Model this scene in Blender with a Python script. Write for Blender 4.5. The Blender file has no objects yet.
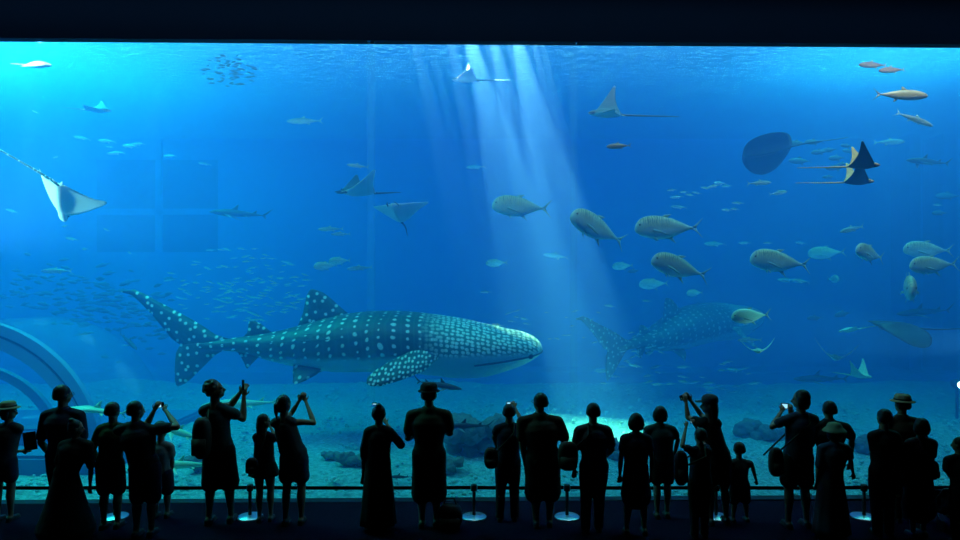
import bpy, bmesh, math, random
from mathutils import Vector, Matrix, Euler, Quaternion
from mathutils.noise import noise as pnoise
PI = math.pi
R = math.radians
COL = bpy.context.scene.collection
CAMH, HZ, F = 2.9, 285.0, 640.0

def at(px, py, Y):
    """the point of the place that the photograph shows at pixel px,py when it stands Y metres away"""
    return Vector(((px - 480.0) / F * Y, Y, CAMH + (HZ - py) / F * Y))

def tag(o, label=None, cat=None, group=None, kind=None):
    if label: o['label'] = label
    if cat: o['category'] = cat
    if group: o['group'] = group
    if kind: o['kind'] = kind
    return o

# ---------------------------------------------------------------- materials
def mat(name, col, rough=0.6, metal=0.0, spec=0.3, noise=0.0, nscale=20.0, bump=0.0, bscale=40.0, emit=None, estr=0.0, sheen=0.0):
    m = bpy.data.materials.new(name); m.use_nodes = True
    nt = m.node_tree; b = nt.nodes['Principled BSDF']
    b.inputs['Base Color'].default_value = (*col, 1); b.inputs['Roughness'].default_value = rough
    b.inputs['Metallic'].default_value = metal; b.inputs['Specular IOR Level'].default_value = spec
    if noise > 0:
        tc = nt.nodes.new('ShaderNodeTexCoord'); n = nt.nodes.new('ShaderNodeTexNoise')
        n.inputs['Scale'].default_value = nscale; n.inputs['Detail'].default_value = 4
        nt.links.new(tc.outputs['Object'], n.inputs['Vector'])
        mx = nt.nodes.new('ShaderNodeMix'); mx.data_type = 'RGBA'
        mx.inputs[6].default_value = (*[c * (1 - noise) for c in col], 1)
        mx.inputs[7].default_value = (*[min(1, c * (1 + noise)) for c in col], 1)
        nt.links.new(n.outputs['Fac'], mx.inputs[0]); nt.links.new(mx.outputs[2], b.inputs['Base Color'])
    if bump > 0:
        tc = nt.nodes.new('ShaderNodeTexCoord'); n = nt.nodes.new('ShaderNodeTexNoise')
        n.inputs['Scale'].default_value = bscale; n.inputs['Detail'].default_value = 5
        nt.links.new(tc.outputs['Object'], n.inputs['Vector'])
        bp = nt.nodes.new('ShaderNodeBump'); bp.inputs['Distance'].default_value = bump
        nt.links.new(n.outputs['Fac'], bp.inputs['Height']); nt.links.new(bp.outputs['Normal'], b.inputs['Normal'])
    if emit:
        b.inputs['Emission Color'].default_value = (*emit, 1); b.inputs['Emission Strength'].default_value = estr
    return m

def countershade(name, back, side, belly, z0, z1, z2, streak=0.0, stripe=None, sscale=9.0, rough=0.35, metal=0.0, spot=None):
    """an animal's own colouring: dark back, paler flank, white belly, by height over its body's axis"""
    m = bpy.data.materials.new(name); m.use_nodes = True
    nt = m.node_tree; b = nt.nodes['Principled BSDF']; N = nt.nodes.new; Lk = nt.links.new
    b.inputs['Roughness'].default_value = rough; b.inputs['Metallic'].default_value = metal
    tc = N('ShaderNodeTexCoord'); sp = N('ShaderNodeSeparateXYZ'); Lk(tc.outputs['Object'], sp.inputs[0])
    nz = N('ShaderNodeTexNoise'); nz.inputs['Scale'].default_value = sscale; nz.inputs['Detail'].default_value = 3
    Lk(tc.outputs['Object'], nz.inputs['Vector'])
    ad = N('ShaderNodeMath'); ad.operation = 'MULTIPLY_ADD'; ad.inputs[1].default_value = (z2 - z0) * 0.35 * (1 if streak else .4)
    sb = N('ShaderNodeMath'); sb.operation = 'SUBTRACT'; sb.inputs[1].default_value = 0.5; Lk(nz.outputs['Fac'], sb.inputs[0])
    Lk(sb.outputs[0], ad.inputs[0]); Lk(sp.outputs['Z'], ad.inputs[2])
    mr = N('ShaderNodeMapRange'); mr.inputs['From Min'].default_value = z0; mr.inputs['From Max'].default_value = z2
    Lk(ad.outputs[0], mr.inputs['Value'])
    cr = N('ShaderNodeValToRGB'); e = cr.color_ramp.elements
    e[0].position = 0.05; e[0].color = (*belly, 1); e[1].position = 0.95; e[1].color = (*back, 1)
    k = e.new((z1 - z0) / (z2 - z0)); k.color = (*side, 1)
    Lk(mr.outputs[0], cr.inputs[0]); out = cr.outputs[0]
    if stripe:
        w = N('ShaderNodeTexWave'); w.inputs['Scale'].default_value = stripe[1]; w.inputs['Distortion'].default_value = 7; w.inputs['Detail'].default_value = 3; w.inputs['Detail Scale'].default_value = 2.5
        w.bands_direction = 'X'; Lk(tc.outputs['Object'], w.inputs['Vector'])
        r2 = N('ShaderNodeMapRange'); r2.inputs['From Min'].default_value = .55; r2.inputs['From Max'].default_value = .8; r2.inputs['To Max'].default_value = stripe[2]
        Lk(w.outputs['Fac'], r2.inputs['Value'])
        up = N('ShaderNodeMapRange'); up.inputs['From Min'].default_value = z1; up.inputs['From Max'].default_value = z1 + (z2 - z1) * .5
        Lk(sp.outputs['Z'], up.inputs['Value'])
        ml = N('ShaderNodeMath'); ml.operation = 'MULTIPLY'; Lk(r2.outputs[0], ml.inputs[0]); Lk(up.outputs[0], ml.inputs[1])
        mx = N('ShaderNodeMix'); mx.data_type = 'RGBA'; mx.inputs[7].default_value = (*stripe[0], 1)
        Lk(ml.outputs[0], mx.inputs[0]); Lk(out, mx.inputs[6]); out = mx.outputs[2]
    if spot:
        v = N('ShaderNodeTexVoronoi'); v.inputs['Scale'].default_value = spot[1]; Lk(tc.outputs['Object'], v.inputs['Vector'])
        r2 = N('ShaderNodeMapRange'); r2.inputs['From Min'].default_value = spot[2]; r2.inputs['From Max'].default_value = spot[2] * .7
        Lk(v.outputs['Distance'], r2.inputs['Value'])
        mx = N('ShaderNodeMix'); mx.data_type = 'RGBA'; mx.inputs[7].default_value = (*spot[0], 1)
        Lk(r2.outputs[0], mx.inputs[0]); Lk(out, mx.inputs[6]); out = mx.outputs[2]
    Lk(out, b.inputs['Base Color'])
    return m

# ---------------------------------------------------------------- mesh helpers
def link(name, me, m=None, parent=None, smooth=True):
    o = bpy.data.objects.new(name, me); COL.objects.link(o)
    if m is not None:
        for k in (m if isinstance(m, (list, tuple)) else [m]): me.materials.append(k)
    if smooth:
        for p in me.polygons: p.use_smooth = True
    if parent is not None: o.parent = parent
    return o

def from_bm(name, bm, m=None, parent=None, smooth=True):
    me = bpy.data.meshes.new(name); bmesh.ops.recalc_face_normals(bm, faces=bm.faces); bm.to_mesh(me); bm.free()
    return link(name, me, m, parent, smooth)

def empty(name, loc=(0, 0, 0), rot=(0, 0, 0)):
    o = bpy.data.objects.new(name, None); COL.objects.link(o); o.location = loc; o.rotation_euler = rot
    o.empty_display_size = 0.2
    return o

def box(bm, x0, x1, y0, y1, z0, z1, bev=0.0):
    r = bmesh.ops.create_cube(bm, size=1.0)
    bmesh.ops.scale(bm, vec=(x1 - x0, y1 - y0, z1 - z0), verts=r['verts'])
    bmesh.ops.translate(bm, vec=((x0 + x1) / 2, (y0 + y1) / 2, (z0 + z1) / 2), verts=r['verts'])
    if bev > 0:
        es = list({e for v in r['verts'] for e in v.link_edges})
        bmesh.ops.bevel(bm, geom=es, offset=bev, segments=2, affect='EDGES')

def rings(bm, rs, cap=True, closed=True, uvs=None):
    """skin a list of equal rings of points"""
    V = [[bm.verts.new(p) for p in r] for r in rs]
    n = len(V[0])
    uvl = bm.loops.layers.uv.verify() if uvs else None
    for i in range(len(V) - 1):
        for j in range(n if closed else n - 1):
            k = (j + 1) % n
            f = bm.faces.new((V[i][j], V[i][k], V[i + 1][k], V[i + 1][j]))
            if uvs:
                for lp, (a, bb) in zip(f.loops, ((i, j), (i, j + 1), (i + 1, j + 1), (i + 1, j))):
                    lp[uvl].uv = uvs(a, bb)
    if cap and closed:
        for r_, s_ in ((rs[0], V[0]), (rs[-1], V[-1])):
            c = bm.verts.new(sum((Vector(p) for p in r_), Vector()) / n)
            for j in range(n):
                f = bm.faces.new((s_[j], s_[(j + 1) % n], c))
                if uvs:
                    a = 0 if s_ is V[0] else len(V) - 1
                    for lp, bb in zip(f.loops, (j, j + 1, j)): lp[uvl].uv = uvs(a, bb)
    return V

def interp(st, n):
    """Catmull-Rom resample of equal tuples to n rows"""
    out = []; m = len(st)
    for i in range(n):
        t = i * (m - 1) / (n - 1); k = min(int(t), m - 2); u = t - k
        p0, p1, p2, p3 = st[max(k - 1, 0)], st[k], st[k + 1], st[min(k + 2, m - 1)]
        out.append(tuple(0.5 * ((2 * b) + (-a + c) * u + (2 * a - 5 * b + 4 * c - d) * u * u + (-a + 3 * b - 3 * c + d) * u ** 3)
                         for a, b, c, d in zip(p0, p1, p2, p3)))
    return out

def tube(bm, pts, rad, n=10, ry=None, up=None):
    """tapering rounded tube through pts; rad per point; ry optional second radius factor per point (depth)"""
    pts = [Vector(p) for p in pts]
    rs = []
    m = len(pts)
    if not isinstance(rad, (list, tuple)): rad = [rad] * m
    if ry is None: ry = [1.0] * m
    T = []
    for i in range(m):
        a = pts[max(i - 1, 0)]; b = pts[min(i + 1, m - 1)]
        T.append((b - a).normalized())
    ref = Vector(up) if up else (Vector((0, 1, 0)) if abs(T[0].y) < 0.9 else Vector((1, 0, 0)))
    def ring(p, t, r, q, push=0.0):
        nonlocal ref
        b = t.cross(ref)
        if b.length < 1e-4: b = t.orthogonal()
        b.normalize(); nn = b.cross(t).normalized(); ref = nn
        return [p + t * push + b * (r * math.cos(2 * PI * j / n)) + nn * (r * q * math.sin(2 * PI * j / n)) for j in range(n)]
    t0, r0 = T[0], rad[0]
    rs.append(ring(pts[0], t0, r0 * .45, ry[0], -r0 * .85)); rs.append(ring(pts[0], t0, r0 * .85, ry[0], -r0 * .5))
    for p, t, r, q in zip(pts, T, rad, ry): rs.append(ring(p, t, r, q))
    t1, r1 = T[-1], rad[-1]
    rs.append(ring(pts[-1], t1, r1 * .85, ry[-1], r1 * .5)); rs.append(ring(pts[-1], t1, r1 * .45, ry[-1], r1 * .85))
    return rings(bm, rs)

def lathe(bm, prof, n=32, c=(0, 0, 0)):
    rs = [[(c[0] + max(r, 1e-4) * math.cos(2 * PI * j / n), c[1] + max(r, 1e-4) * math.sin(2 * PI * j / n), c[2] + z) for j in range(n)] for r, z in prof]
    rings(bm, rs)

def ellipsoid(bm, c, r, seg=14, rot=None):
    d = bmesh.ops.create_uvsphere(bm, u_segments=seg, v_segments=max(8, seg * 2 // 3), radius=1.0)
    M = Matrix.Translation(c) @ (rot.to_matrix().to_4x4() if rot else Matrix.Identity(4)) @ Matrix.Diagonal((*r, 1))
    bmesh.ops.transform(bm, matrix=M, verts=d['verts'])

def grid_uv(bm, scale=1.0, axes=(0, 2)):
    uvl = bm.loops.layers.uv.verify()
    for f in bm.faces:
        for lp in f.loops: lp[uvl].uv = (lp.vert.co[axes[0]] * scale, lp.vert.co[axes[1]] * scale)

def body_loft(bm, st, n=20, m=28, power=2.0, uv=False):
    """st rows: x, z_top, z_bottom, half_width ; along x; cross-sections are smooth ovals"""
    S = interp(st, m)
    rs = []; cir = []
    for x, zt, zb, w in S:
        w = max(w, .0005); zc = (zt + zb) / 2; h = max((zt - zb) / 2, .0005)
        ring = []
        for j in range(n):
            a = 2 * PI * j / n - PI / 2
            ca, sa = math.cos(a), math.sin(a)
            ring.append((x, w * math.copysign(abs(ca) ** (2 / power), ca), zc + h * math.copysign(abs(sa) ** (2 / power), sa)))
        rs.append(ring); cir.append(2 * PI * math.sqrt((w * w + h * h) / 2))
    f = None
    if uv: f = lambda a, j: (S[a][0], (j / n - 0.5) * max(cir[a], .9))
    rings(bm, rs, uvs=f)

def fin(bm, st, normal=(0, 1, 0), k=3):
    """st rows: (lead xyz, trail xyz, thickness): lens sections from root to tip"""
    nrm = Vector(normal).normalized(); rs = []
    for ld, tr, t in st:
        ld, tr = Vector(ld), Vector(tr); up = []; dn = []
        for i in range(1, k + 1):
            u = i / (k + 1); p = ld.lerp(tr, u); h = t * .5 * math.sin(PI * u ** .7)
            up.append(p + nrm * h); dn.append(p - nrm * h)
        rs.append([ld] + up + [tr] + dn[::-1])
    rings(bm, rs)

def dup(o, parent=None):
    c = o.copy(); COL.objects.link(c)
    if parent is not None: c.parent = parent
    for ch in o.children: dup(ch, c)
    return c
# ---------------------------------------------------------------- camera
cam = bpy.data.cameras.new('camera'); camo = bpy.data.objects.new('camera', cam); COL.objects.link(camo)
camo.location = (0, 0, CAMH); camo.rotation_euler = (PI / 2, 0, 0)
cam.lens = 24; cam.sensor_width = 36; cam.shift_y = (HZ - 270) / 960.0; cam.clip_end = 200
sc = bpy.context.scene; sc.camera = camo
sc.view_settings.view_transform = 'Standard'; sc.view_settings.look = 'None'
sc.view_settings.exposure = -0.28; sc.view_settings.gamma = 1.0
w = bpy.data.worlds.new('world'); sc.world = w; w.use_nodes = True
w.node_tree.nodes['Background'].inputs[0].default_value = (0.0, 0.0, 0.0, 1)
w.node_tree.nodes['Background'].inputs[1].default_value = 0.0

# ---------------------------------------------------------------- the hall
SL = 0.0174
def gy(x): return 8.735 + SL * x          # the acrylic stands almost square to the lens
ZT, ZB = 6.23, -0.01
M_HALL = mat('dark_hall_paint', (.008, .011, .022), .7, noise=.2, nscale=3)
M_CARPET = mat('navy_carpet', (.010, .009, .022), 1.0, spec=0.0, noise=.5, nscale=26, bump=.004, bscale=90)
M_LEDGE = mat('black_ledge', (.01, .01, .014), .5)

def struct(name, bm, m, kind='structure', **k):
    return tag(from_bm(name, bm, m, None, **k), kind=kind)

bm = bmesh.new(); box(bm, -16, 16, -3.0, 8.6, -.3, 0); o = struct('floor', bm, M_CARPET, smooth=False)
bm = bmesh.new(); box(bm, -16.3, 16.3, -3.3, 8.6, 7.4, 7.7); struct('ceiling', bm, M_HALL, smooth=False)
bm = bmesh.new(); box(bm, -16.3, -16, -3, 9.2, -.3, 7.7); struct('wall_left', bm, M_HALL, smooth=False)
bm = bmesh.new(); box(bm, 16, 16.3, -3, 9.2, -.3, 7.7); struct('wall_right', bm, M_HALL, smooth=False)
bm = bmesh.new(); box(bm, -16, 16, -3.3, -3, -.3, 7.7); struct('wall_back', bm, M_HALL, smooth=False)
def slanted(bm, x0, x1, dy0, dy1, z0, z1):
    v = [bm.verts.new(p) for p in [(x0, gy(x0) + dy0, z0), (x1, gy(x1) + dy0, z0), (x1, gy(x1) + dy1, z0), (x0, gy(x0) + dy1, z0),
                                   (x0, gy(x0) + dy0, z1), (x1, gy(x1) + dy0, z1), (x1, gy(x1) + dy1, z1), (x0, gy(x0) + dy1, z1)]]
    for f in ((0, 1, 2, 3), (4, 5, 6, 7), (0, 1, 5, 4), (1, 2, 6, 5), (2, 3, 7, 6), (3, 0, 4, 7)): bm.faces.new([v[i] for i in f])
bm = bmesh.new(); slanted(bm, -16.3, 16.3, 0, .14, ZT, 14.0); struct('wall_front', bm, M_HALL, smooth=False)
bm = bmesh.new(); slanted(bm, -16, 16, -.16, 0, -.3, ZB + .015); struct('trim_1', bm, M_LEDGE, smooth=False)

# acrylic panes and their bonded joints
M_PANE = bpy.data.materials.new('clear_acrylic'); M_PANE.use_nodes = True
nt = M_PANE.node_tree; nt.nodes.clear()
o_ = nt.nodes.new('ShaderNodeOutputMaterial'); t_ = nt.nodes.new('ShaderNodeBsdfTransparent'); t_.inputs[0].default_value = (.985, .99, 1, 1)
nt.links.new(t_.outputs[0], o_.inputs['Surface'])
M_JOINT = bpy.data.materials.new('acrylic_joint'); M_JOINT.use_nodes = True
nt = M_JOINT.node_tree; nt.nodes.clear()
o_ = nt.nodes.new('ShaderNodeOutputMaterial'); t_ = nt.nodes.new('ShaderNodeBsdfTransparent'); d_ = nt.nodes.new('ShaderNodeBsdfTranslucent')
d_.inputs[0].default_value = (.75, .9, 1, 1); mx = nt.nodes.new('ShaderNodeMixShader'); mx.inputs[0].default_value = .033
nt.links.new(t_.outputs[0], mx.inputs[1]); nt.links.new(d_.outputs[0], mx.inputs[2]); nt.links.new(mx.outputs[0], o_.inputs['Surface'])
seams = [-16, (370 - 480) / F * 8.7, (575 - 480) / F * 8.7, 16]
for i in range(3):
    bm = bmesh.new(); slanted(bm, seams[i] + .03, seams[i + 1] - .03, .02, .14, ZB, ZT + .1)
    struct('window_%d' % (i + 1), bm, M_PANE, smooth=False)
for i in (1, 2):
    bm = bmesh.new(); slanted(bm, seams[i] - .045, seams[i] + .045, .02, .14, ZB, ZT)
    struct('trim_%d' % (i + 1), bm, M_JOINT, smooth=False)

# ---------------------------------------------------------------- the tank
YB, ZS = 21.0, 7.7
TX = 17.5
M_TANK = mat('blue_tank_paint', (.04, .22, .55), .8, noise=.25, nscale=.5)
M_TANKDARK = mat('dark_tank_glass', (.003, .02, .06), .5)
bm = bmesh.new(); box(bm, -TX, TX, YB, YB + .4, -.5, 9.2); struct('wall_tank_back', bm, M_TANK, smooth=False)
bm = bmesh.new(); box(bm, -TX - .4, -TX, 9, YB + .4, -.5, 9.2); struct('wall_tank_left', bm, M_TANK, smooth=False)
bm = bmesh.new(); box(bm, TX, TX + .4, 9, YB + .4, -.5, 9.2); struct('wall_tank_right', bm, M_TANK, smooth=False)
bm = bmesh.new(); box(bm, -TX - .4, TX + .4, 8.4, YB + .4, 14.0, 14.3); struct('ceiling_tank', bm, M_HALL, smooth=False)

# gravel floor of the tank
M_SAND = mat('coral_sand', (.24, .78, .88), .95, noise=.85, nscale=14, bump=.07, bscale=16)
nx, ny = 260, 110
bm = bmesh.new(); V = []
for j in range(ny + 1):
    row = []
    for i in range(nx + 1):
        x = -TX + 2 * TX * i / nx; y = 8.6 + (YB - 8.6) * j / ny
        u = j / ny
        z = -.12 + .10 * pnoise((x * .5, y * .5, 0)) + .05 * pnoise((x * 2.1, y * 2.1, 3)) + .035 * pnoise((x * 7, y * 7, 5))
        z += .25 * max(0, pnoise((x * .25 + 5, y * .3, 9))) * min(1, u * 4)
        row.append(bm.verts.new((x, y, z)))
    V.append(row)
for j in range(ny):
    for i in range(nx): bm.faces.new((V[j][i], V[j][i + 1], V[j + 1][i + 1], V[j + 1][i]))
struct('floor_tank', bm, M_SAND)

# underside of the water surface: moving ripples that mirror and let the lamps through
M_SURF = bpy.data.materials.new('water_surface'); M_SURF.use_nodes = True
nt = M_SURF.node_tree; nt.nodes.clear(); N = nt.nodes.new; Lk = nt.links.new
o_ = N('ShaderNodeOutputMaterial'); t_ = N('ShaderNodeBsdfTransparent'); g_ = N('ShaderNodeBsdfGlossy'); g_.inputs['Roughness'].default_value = .05
g_.inputs[0].default_value = (.8, .95, 1, 1)
tr = N('ShaderNodeBsdfTranslucent'); tr.inputs[0].default_value = (.1, .4, .8, 1)
tc = N('ShaderNodeTexCoord'); mp = N('ShaderNodeMapping'); mp.inputs['Scale'].default_value = (1, 2.2, 1)
n_ = N('ShaderNodeTexNoise'); n_.inputs['Scale'].default_value = 3.4; n_.inputs['Detail'].default_value = 6; n_.inputs['Distortion'].default_value = 1.2
Lk(tc.outputs['Object'], mp.inputs[0]); Lk(mp.outputs[0], n_.inputs['Vector'])
bp = N('ShaderNodeBump'); bp.inputs['Distance'].default_value = .9; bp.inputs['Strength'].default_value = .9; Lk(n_.outputs['Fac'], bp.inputs['Height'])
Lk(bp.outputs[0], g_.inputs['Normal']); Lk(bp.outputs[0], tr.inputs['Normal'])
m1 = N('ShaderNodeMixShader'); m1.inputs[0].default_value = .38; Lk(g_.outputs[0], m1.inputs[1]); Lk(tr.outputs[0], m1.inputs[2])
lw = N('ShaderNodeLayerWeight'); lw.inputs['Blend'].default_value = .5
mr = N('ShaderNodeMapRange'); mr.inputs['From Min'].default_value = .25; mr.inputs['From Max'].default_value = .62; mr.inputs['To Min'].default_value = .12; mr.inputs['To Max'].default_value = .97
Lk(lw.outputs['Facing'], mr.inputs['Value']); m2 = N('ShaderNodeMixShader'); Lk(mr.outputs[0], m2.inputs[0]); Lk(t_.outputs[0], m2.inputs[1]); Lk(m1.outputs[0], m2.inputs[2])
Lk(m2.outputs[0], o_.inputs['Surface'])
bm = bmesh.new(); v = [bm.verts.new(p) for p in ((-TX, 8.9, ZS), (TX, 8.9, ZS), (TX, YB, ZS), (-TX, YB, ZS))]; bm.faces.new(v)
struct('water_surface', bm, M_SURF, smooth=False)

# the water itself
M_WATER = bpy.data.materials.new('sea_water'); M_WATER.use_nodes = True
nt = M_WATER.node_tree; nt.nodes.clear(); N = nt.nodes.new; Lk = nt.links.new
o_ = N('ShaderNodeOutputMaterial'); s_ = N('ShaderNodeVolumeScatter'); a_ = N('ShaderNodeVolumeAbsorption'); ad = N('ShaderNodeAddShader')
s_.inputs['Color'].default_value = (.11, .37, 1, 1); s_.inputs['Density'].default_value = .125; s_.inputs['Anisotropy'].default_value = .1
a_.inputs['Color'].default_value = (0, .755, .984, 1); a_.inputs['Density'].default_value = .25
Lk(s_.outputs[0], ad.inputs[0]); Lk(a_.outputs[0], ad.inputs[1]); Lk(ad.outputs[0], o_.inputs['Volume'])
bm = bmesh.new(); slanted(bm, -TX + .01, TX - .01, .15, 0.2, -.4, ZS - .01)
for v in bm.verts:
    if v.co.y > gy(v.co.x) + .175: v.co.y = YB - .01
o = struct('water', bm, M_WATER, smooth=False)

# ---------------------------------------------------------------- tank light from above, plus added fill lamps
def area(name, loc, sx, sy, power, col=(1, 1, 1), rot=(0, 0, 0), spread=180):
    l = bpy.data.lights.new(name, 'AREA'); l.shape = 'RECTANGLE'; l.size = sx; l.size_y = sy; l.energy = power; l.color = col; l.spread = R(spread)
    o = bpy.data.objects.new(name, l); COL.objects.link(o); o.location = loc; o.rotation_euler = rot; return o
def spot(name, loc, to, power, ang, blend=.4, col=(1, 1, 1), size=.05):
    l = bpy.data.lights.new(name, 'SPOT'); l.energy = power; l.spot_size = R(ang); l.spot_blend = blend; l.color = col; l.shadow_soft_size = size
    o = bpy.data.objects.new(name, l); COL.objects.link(o); o.location = loc
    o.rotation_euler = (Vector(to) - Vector(loc)).to_track_quat('-Z', 'Y').to_euler(); return o
BLUE = (.05, .95, 1.0)
area('skylight', (-3.0, 12.5, 13), 27, 7, 1250, BLUE)
area('window_lamps', (0, 9.2, 7.1), 30, .3, 640, (.75, .85, 1), rot=(R(52), 0, 0))  # added fill strip, unseen above the pane, brightens fish flanks facing the hall
area('skylight_west', (-10.5, 13, 11), 5, 4, 1950, (.02, 1.1, .80), rot=(0, R(-6), 0))
area('skylight_east', (9.0, 13.5, 9.6), 5, 3, 560, (.2, 1, .8))
spot('tank_lamp', (6.6, 9.3, 7.3), (6.3, 10.6, 5.4), 170, 75, .8, (1, .85, .6), .15)  # added warm spot, brings out the golden fish near the surface
spot('tank_lamp', (-7.6, 9.3, 7.3), (-6.6, 10.4, 4.4), 900, 60, .8, (.25, .97, .92), .15)  # added unseen spot to whiten the eagle ray at far left
spot('tank_lamp', (-9.3, 9.5, 3.4), (-6.6, 10.2, 4.4), 1300, 50, .8, (.55, .97, .92), .1)  # added spot outside the frame, lights the eagle ray's belly from the side
spot('tank_lamp', (8.9, 9.7, 1.9), (4.25, 10.0, 2.25), 900, 17, .6, (.6, 1, .85), .05)  # added spot brightening one jack and the crescent ray, from the underwater lamp's side
rs = random.Random(3)
for k, (x0, ang, pw, dy) in enumerate([(-.62, 8, 500, 0), (-.20, 14, 1300, .5), (.02, 4.5, 700, -.5), (.22, 9, 1200, .2), (.45, 4, 900, -.2), (.70, 12, 1500, .4), (.90, 4.5, 1000, -.3), (1.12, 4, 800, .1),
                                       (.36, 3, 500, -.7), (.60, 2.4, 500, .0), (.82, 2.6, 500, .3), (.12, 2.4, 500, .1), (-1.0, 4, 260, 0), (-1.3, 7, 300, .3)]):
    yy = 12.0 + dy
    spot('sun_shaft', (x0 - .16, yy - .05, 8.35), (x0 + 1.30, yy + .5, 2.6), pw * 10, ang * 1.45, .5, (1.7, .97, .62), .012)
for (x0, x1, ang, pw) in [(-8.6, -8.9, 3.4, 700), (-8.0, -8.3, 2.2, 500), (-9.6, -10.0, 6.0, 900), (-7.0, -7.3, 2.4, 400), (-6.2, -6.4, 4, 300)]:
    spot('sun_shaft', (x0 + .3, 12.4, 10.2), (x1 - .6, 13.1, 3.0), pw * 30, ang, .6, (.8, 1, .8), .02)
for (x0, x1, ang, pw) in [(3.2, 4.2, 1.9, 120), (4.1, 5.2, 1.6, 100), (5.2, 6.6, 2.6, 120), (2.2, 3.2, 1.4, 80)]:
    spot('sun_shaft', (x0, 12.4, 10.2), (x1 + 1.2, 13.1, 2.0), pw * 30, ang, .6, (.8, 1, .8), .02)

sc.cycles.volume_bounces = 3

area('lintel_wash', (0, 8.0, 7.25), 30, .08, 26, (.1, .45, 1), rot=(R(38), 0, 0), spread=70)  # added dim blue strip, out of view, only to tint the lintel
# ---------------------------------------------------------------- built things inside the tank
M_ACR = bpy.data.materials.new('tunnel_acrylic'); M_ACR.use_nodes = True
nt = M_ACR.node_tree; nt.nodes.clear(); N = nt.nodes.new; Lk = nt.links.new
o_ = N('ShaderNodeOutputMaterial'); t_ = N('ShaderNodeBsdfTransparent'); t_.inputs[0].default_value = (.95, .98, 1, 1)
d_ = N('ShaderNodeBsdfDiffuse'); d_.inputs[0].default_value = (.35, .6, .75, 1); mx = N('ShaderNodeMixShader'); mx.inputs[0].default_value = .10
Lk(t_.outputs[0], mx.inputs[1]); Lk(d_.outputs[0], mx.inputs[2]); Lk(mx.outputs[0], o_.inputs['Surface'])
M_RIB = mat('pale_tunnel_frame', (.16, .38, .55), .5)
M_RIBD = mat('dark_tunnel_frame', (.03, .12, .22), .5)
# dark viewing windows high on the back wall (px 97..218, 165..252)
a = at(97, 160, YB); b = at(218, 252, YB)
bm = bmesh.new(); box(bm, a.x, b.x, YB - .02, YB + .05, b.z, min(a.z, ZS - .02))
struct('window_4', bm, M_TANKDARK, smooth=False)
c = at(160, 212, YB)
bm = bmesh.new(); box(bm, c.x - .10, c.x + .10, YB - .12, YB - .02, b.z, ZS - .05); box(bm, a.x, b.x, YB - .12, YB - .02, c.z - .10, c.z + .10)
struct('trim_4', bm, M_TANK, smooth=False)
# piers standing out of the back wall on the right
for k, (p0, p1) in enumerate([(903, 914), (936, 950)]):
    x0 = at(p0, 300, YB - .6).x; x1 = at(p1, 300, YB - .6).x
    bm = bmesh.new(); box(bm, x0, x1, YB - .9, YB, -.4, ZS - .05); struct('trim_%d' % (5 + k), bm, mat('dark_pier_%d' % k, (.02, .09, .28), .8), smooth=False)
# low ledge running along the foot of the back wall
bm = bmesh.new(); box(bm, -TX + .1, TX - .1, YB - 1.4, YB, -.4, .22); struct('trim_7', bm, M_TANK, smooth=False)

# acrylic visitor tunnel lying on the tank floor at the far left
tun = empty('visitor_tunnel', (0, 0, 0))
tag(tun, 'clear arched visitor tunnel with a pale rim rising from the tank floor, far left', 'tunnel')
TCX, TY, TZ = at(-45, 465, 11.5).x, 11.5, -.33
def arch(bm, cx, y0, y1, r0, r1, n=120):
    rs = []
    for k in range(n + 1):
        t = PI * k / n; cs, sn = math.cos(t), math.sin(t)
        rs.append([(cx + r0 * cs, y0, TZ + r0 * sn), (cx + r1 * cs, y0, TZ + r1 * sn), (cx + r1 * cs, y1, TZ + r1 * sn), (cx + r0 * cs, y1, TZ + r0 * sn)])
    rings(bm, rs)
bm = bmesh.new(); arch(bm, TCX, TY + .1, TY + 2.6, 2.46, 2.54); from_bm('shell', bm, M_ACR, tun)
for (y0, w_, r0, r1, m_) in [(TY, .14, 2.46, 2.64, M_RIB), (TY + .05, .10, 2.40, 2.46, M_RIBD), (TY + .02, .12, 2.20, 2.40, M_RIB), (TY + .3, .12, 1.60, 1.76, M_RIB)]:
    bm = bmesh.new(); arch(bm, TCX, y0, y0 + w_, r0, r1); from_bm('rim' if r0 > 2 else 'inner_arch', bm, m_, tun, smooth=False)
bm = bmesh.new(); box(bm, TCX - 2.9, TCX + 3.3, TY - 1.2, TY + 2.7, -.45, .14, .05); box(bm, TCX - 2.4, TCX + 2.5, TY - .5, TY - .12, -.45, .42, .04); from_bm('plinth', bm, mat('tunnel_plinth', (.04, .22, .42), .8), tun, smooth=False)

# a small white underwater lamp by the right edge
lamp = empty('underwater_lamp', at(957, 384, 14.0)); tag(lamp, 'small glowing white underwater lamp low at the far right of the tank', 'lamp')
bm = bmesh.new(); lathe(bm, [(.0, -.10), (.08, -.10), (.10, -.05), (.10, .10), (.085, .12), (.0, .12)], 20); h = from_bm('housing', bm, M_RIBD, lamp); h.rotation_euler = (PI / 2, 0, 0)
bm = bmesh.new(); lathe(bm, [(.0, .118), (.084, .118), (.07, .15), (.0, .165)], 20); h = from_bm('lens', bm, mat('lit_lens', (1, .95, .8), .3, emit=(1, .93, .75), estr=14), lamp); h.rotation_euler = (PI / 2, 0, 0)
bm = bmesh.new(); zl = at(957, 384, 14.0).z; tube(bm, [(0, 0, -.1), (0, 0, -zl)], .03, 8); from_bm('stand', bm, M_RIBD, lamp)

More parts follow.
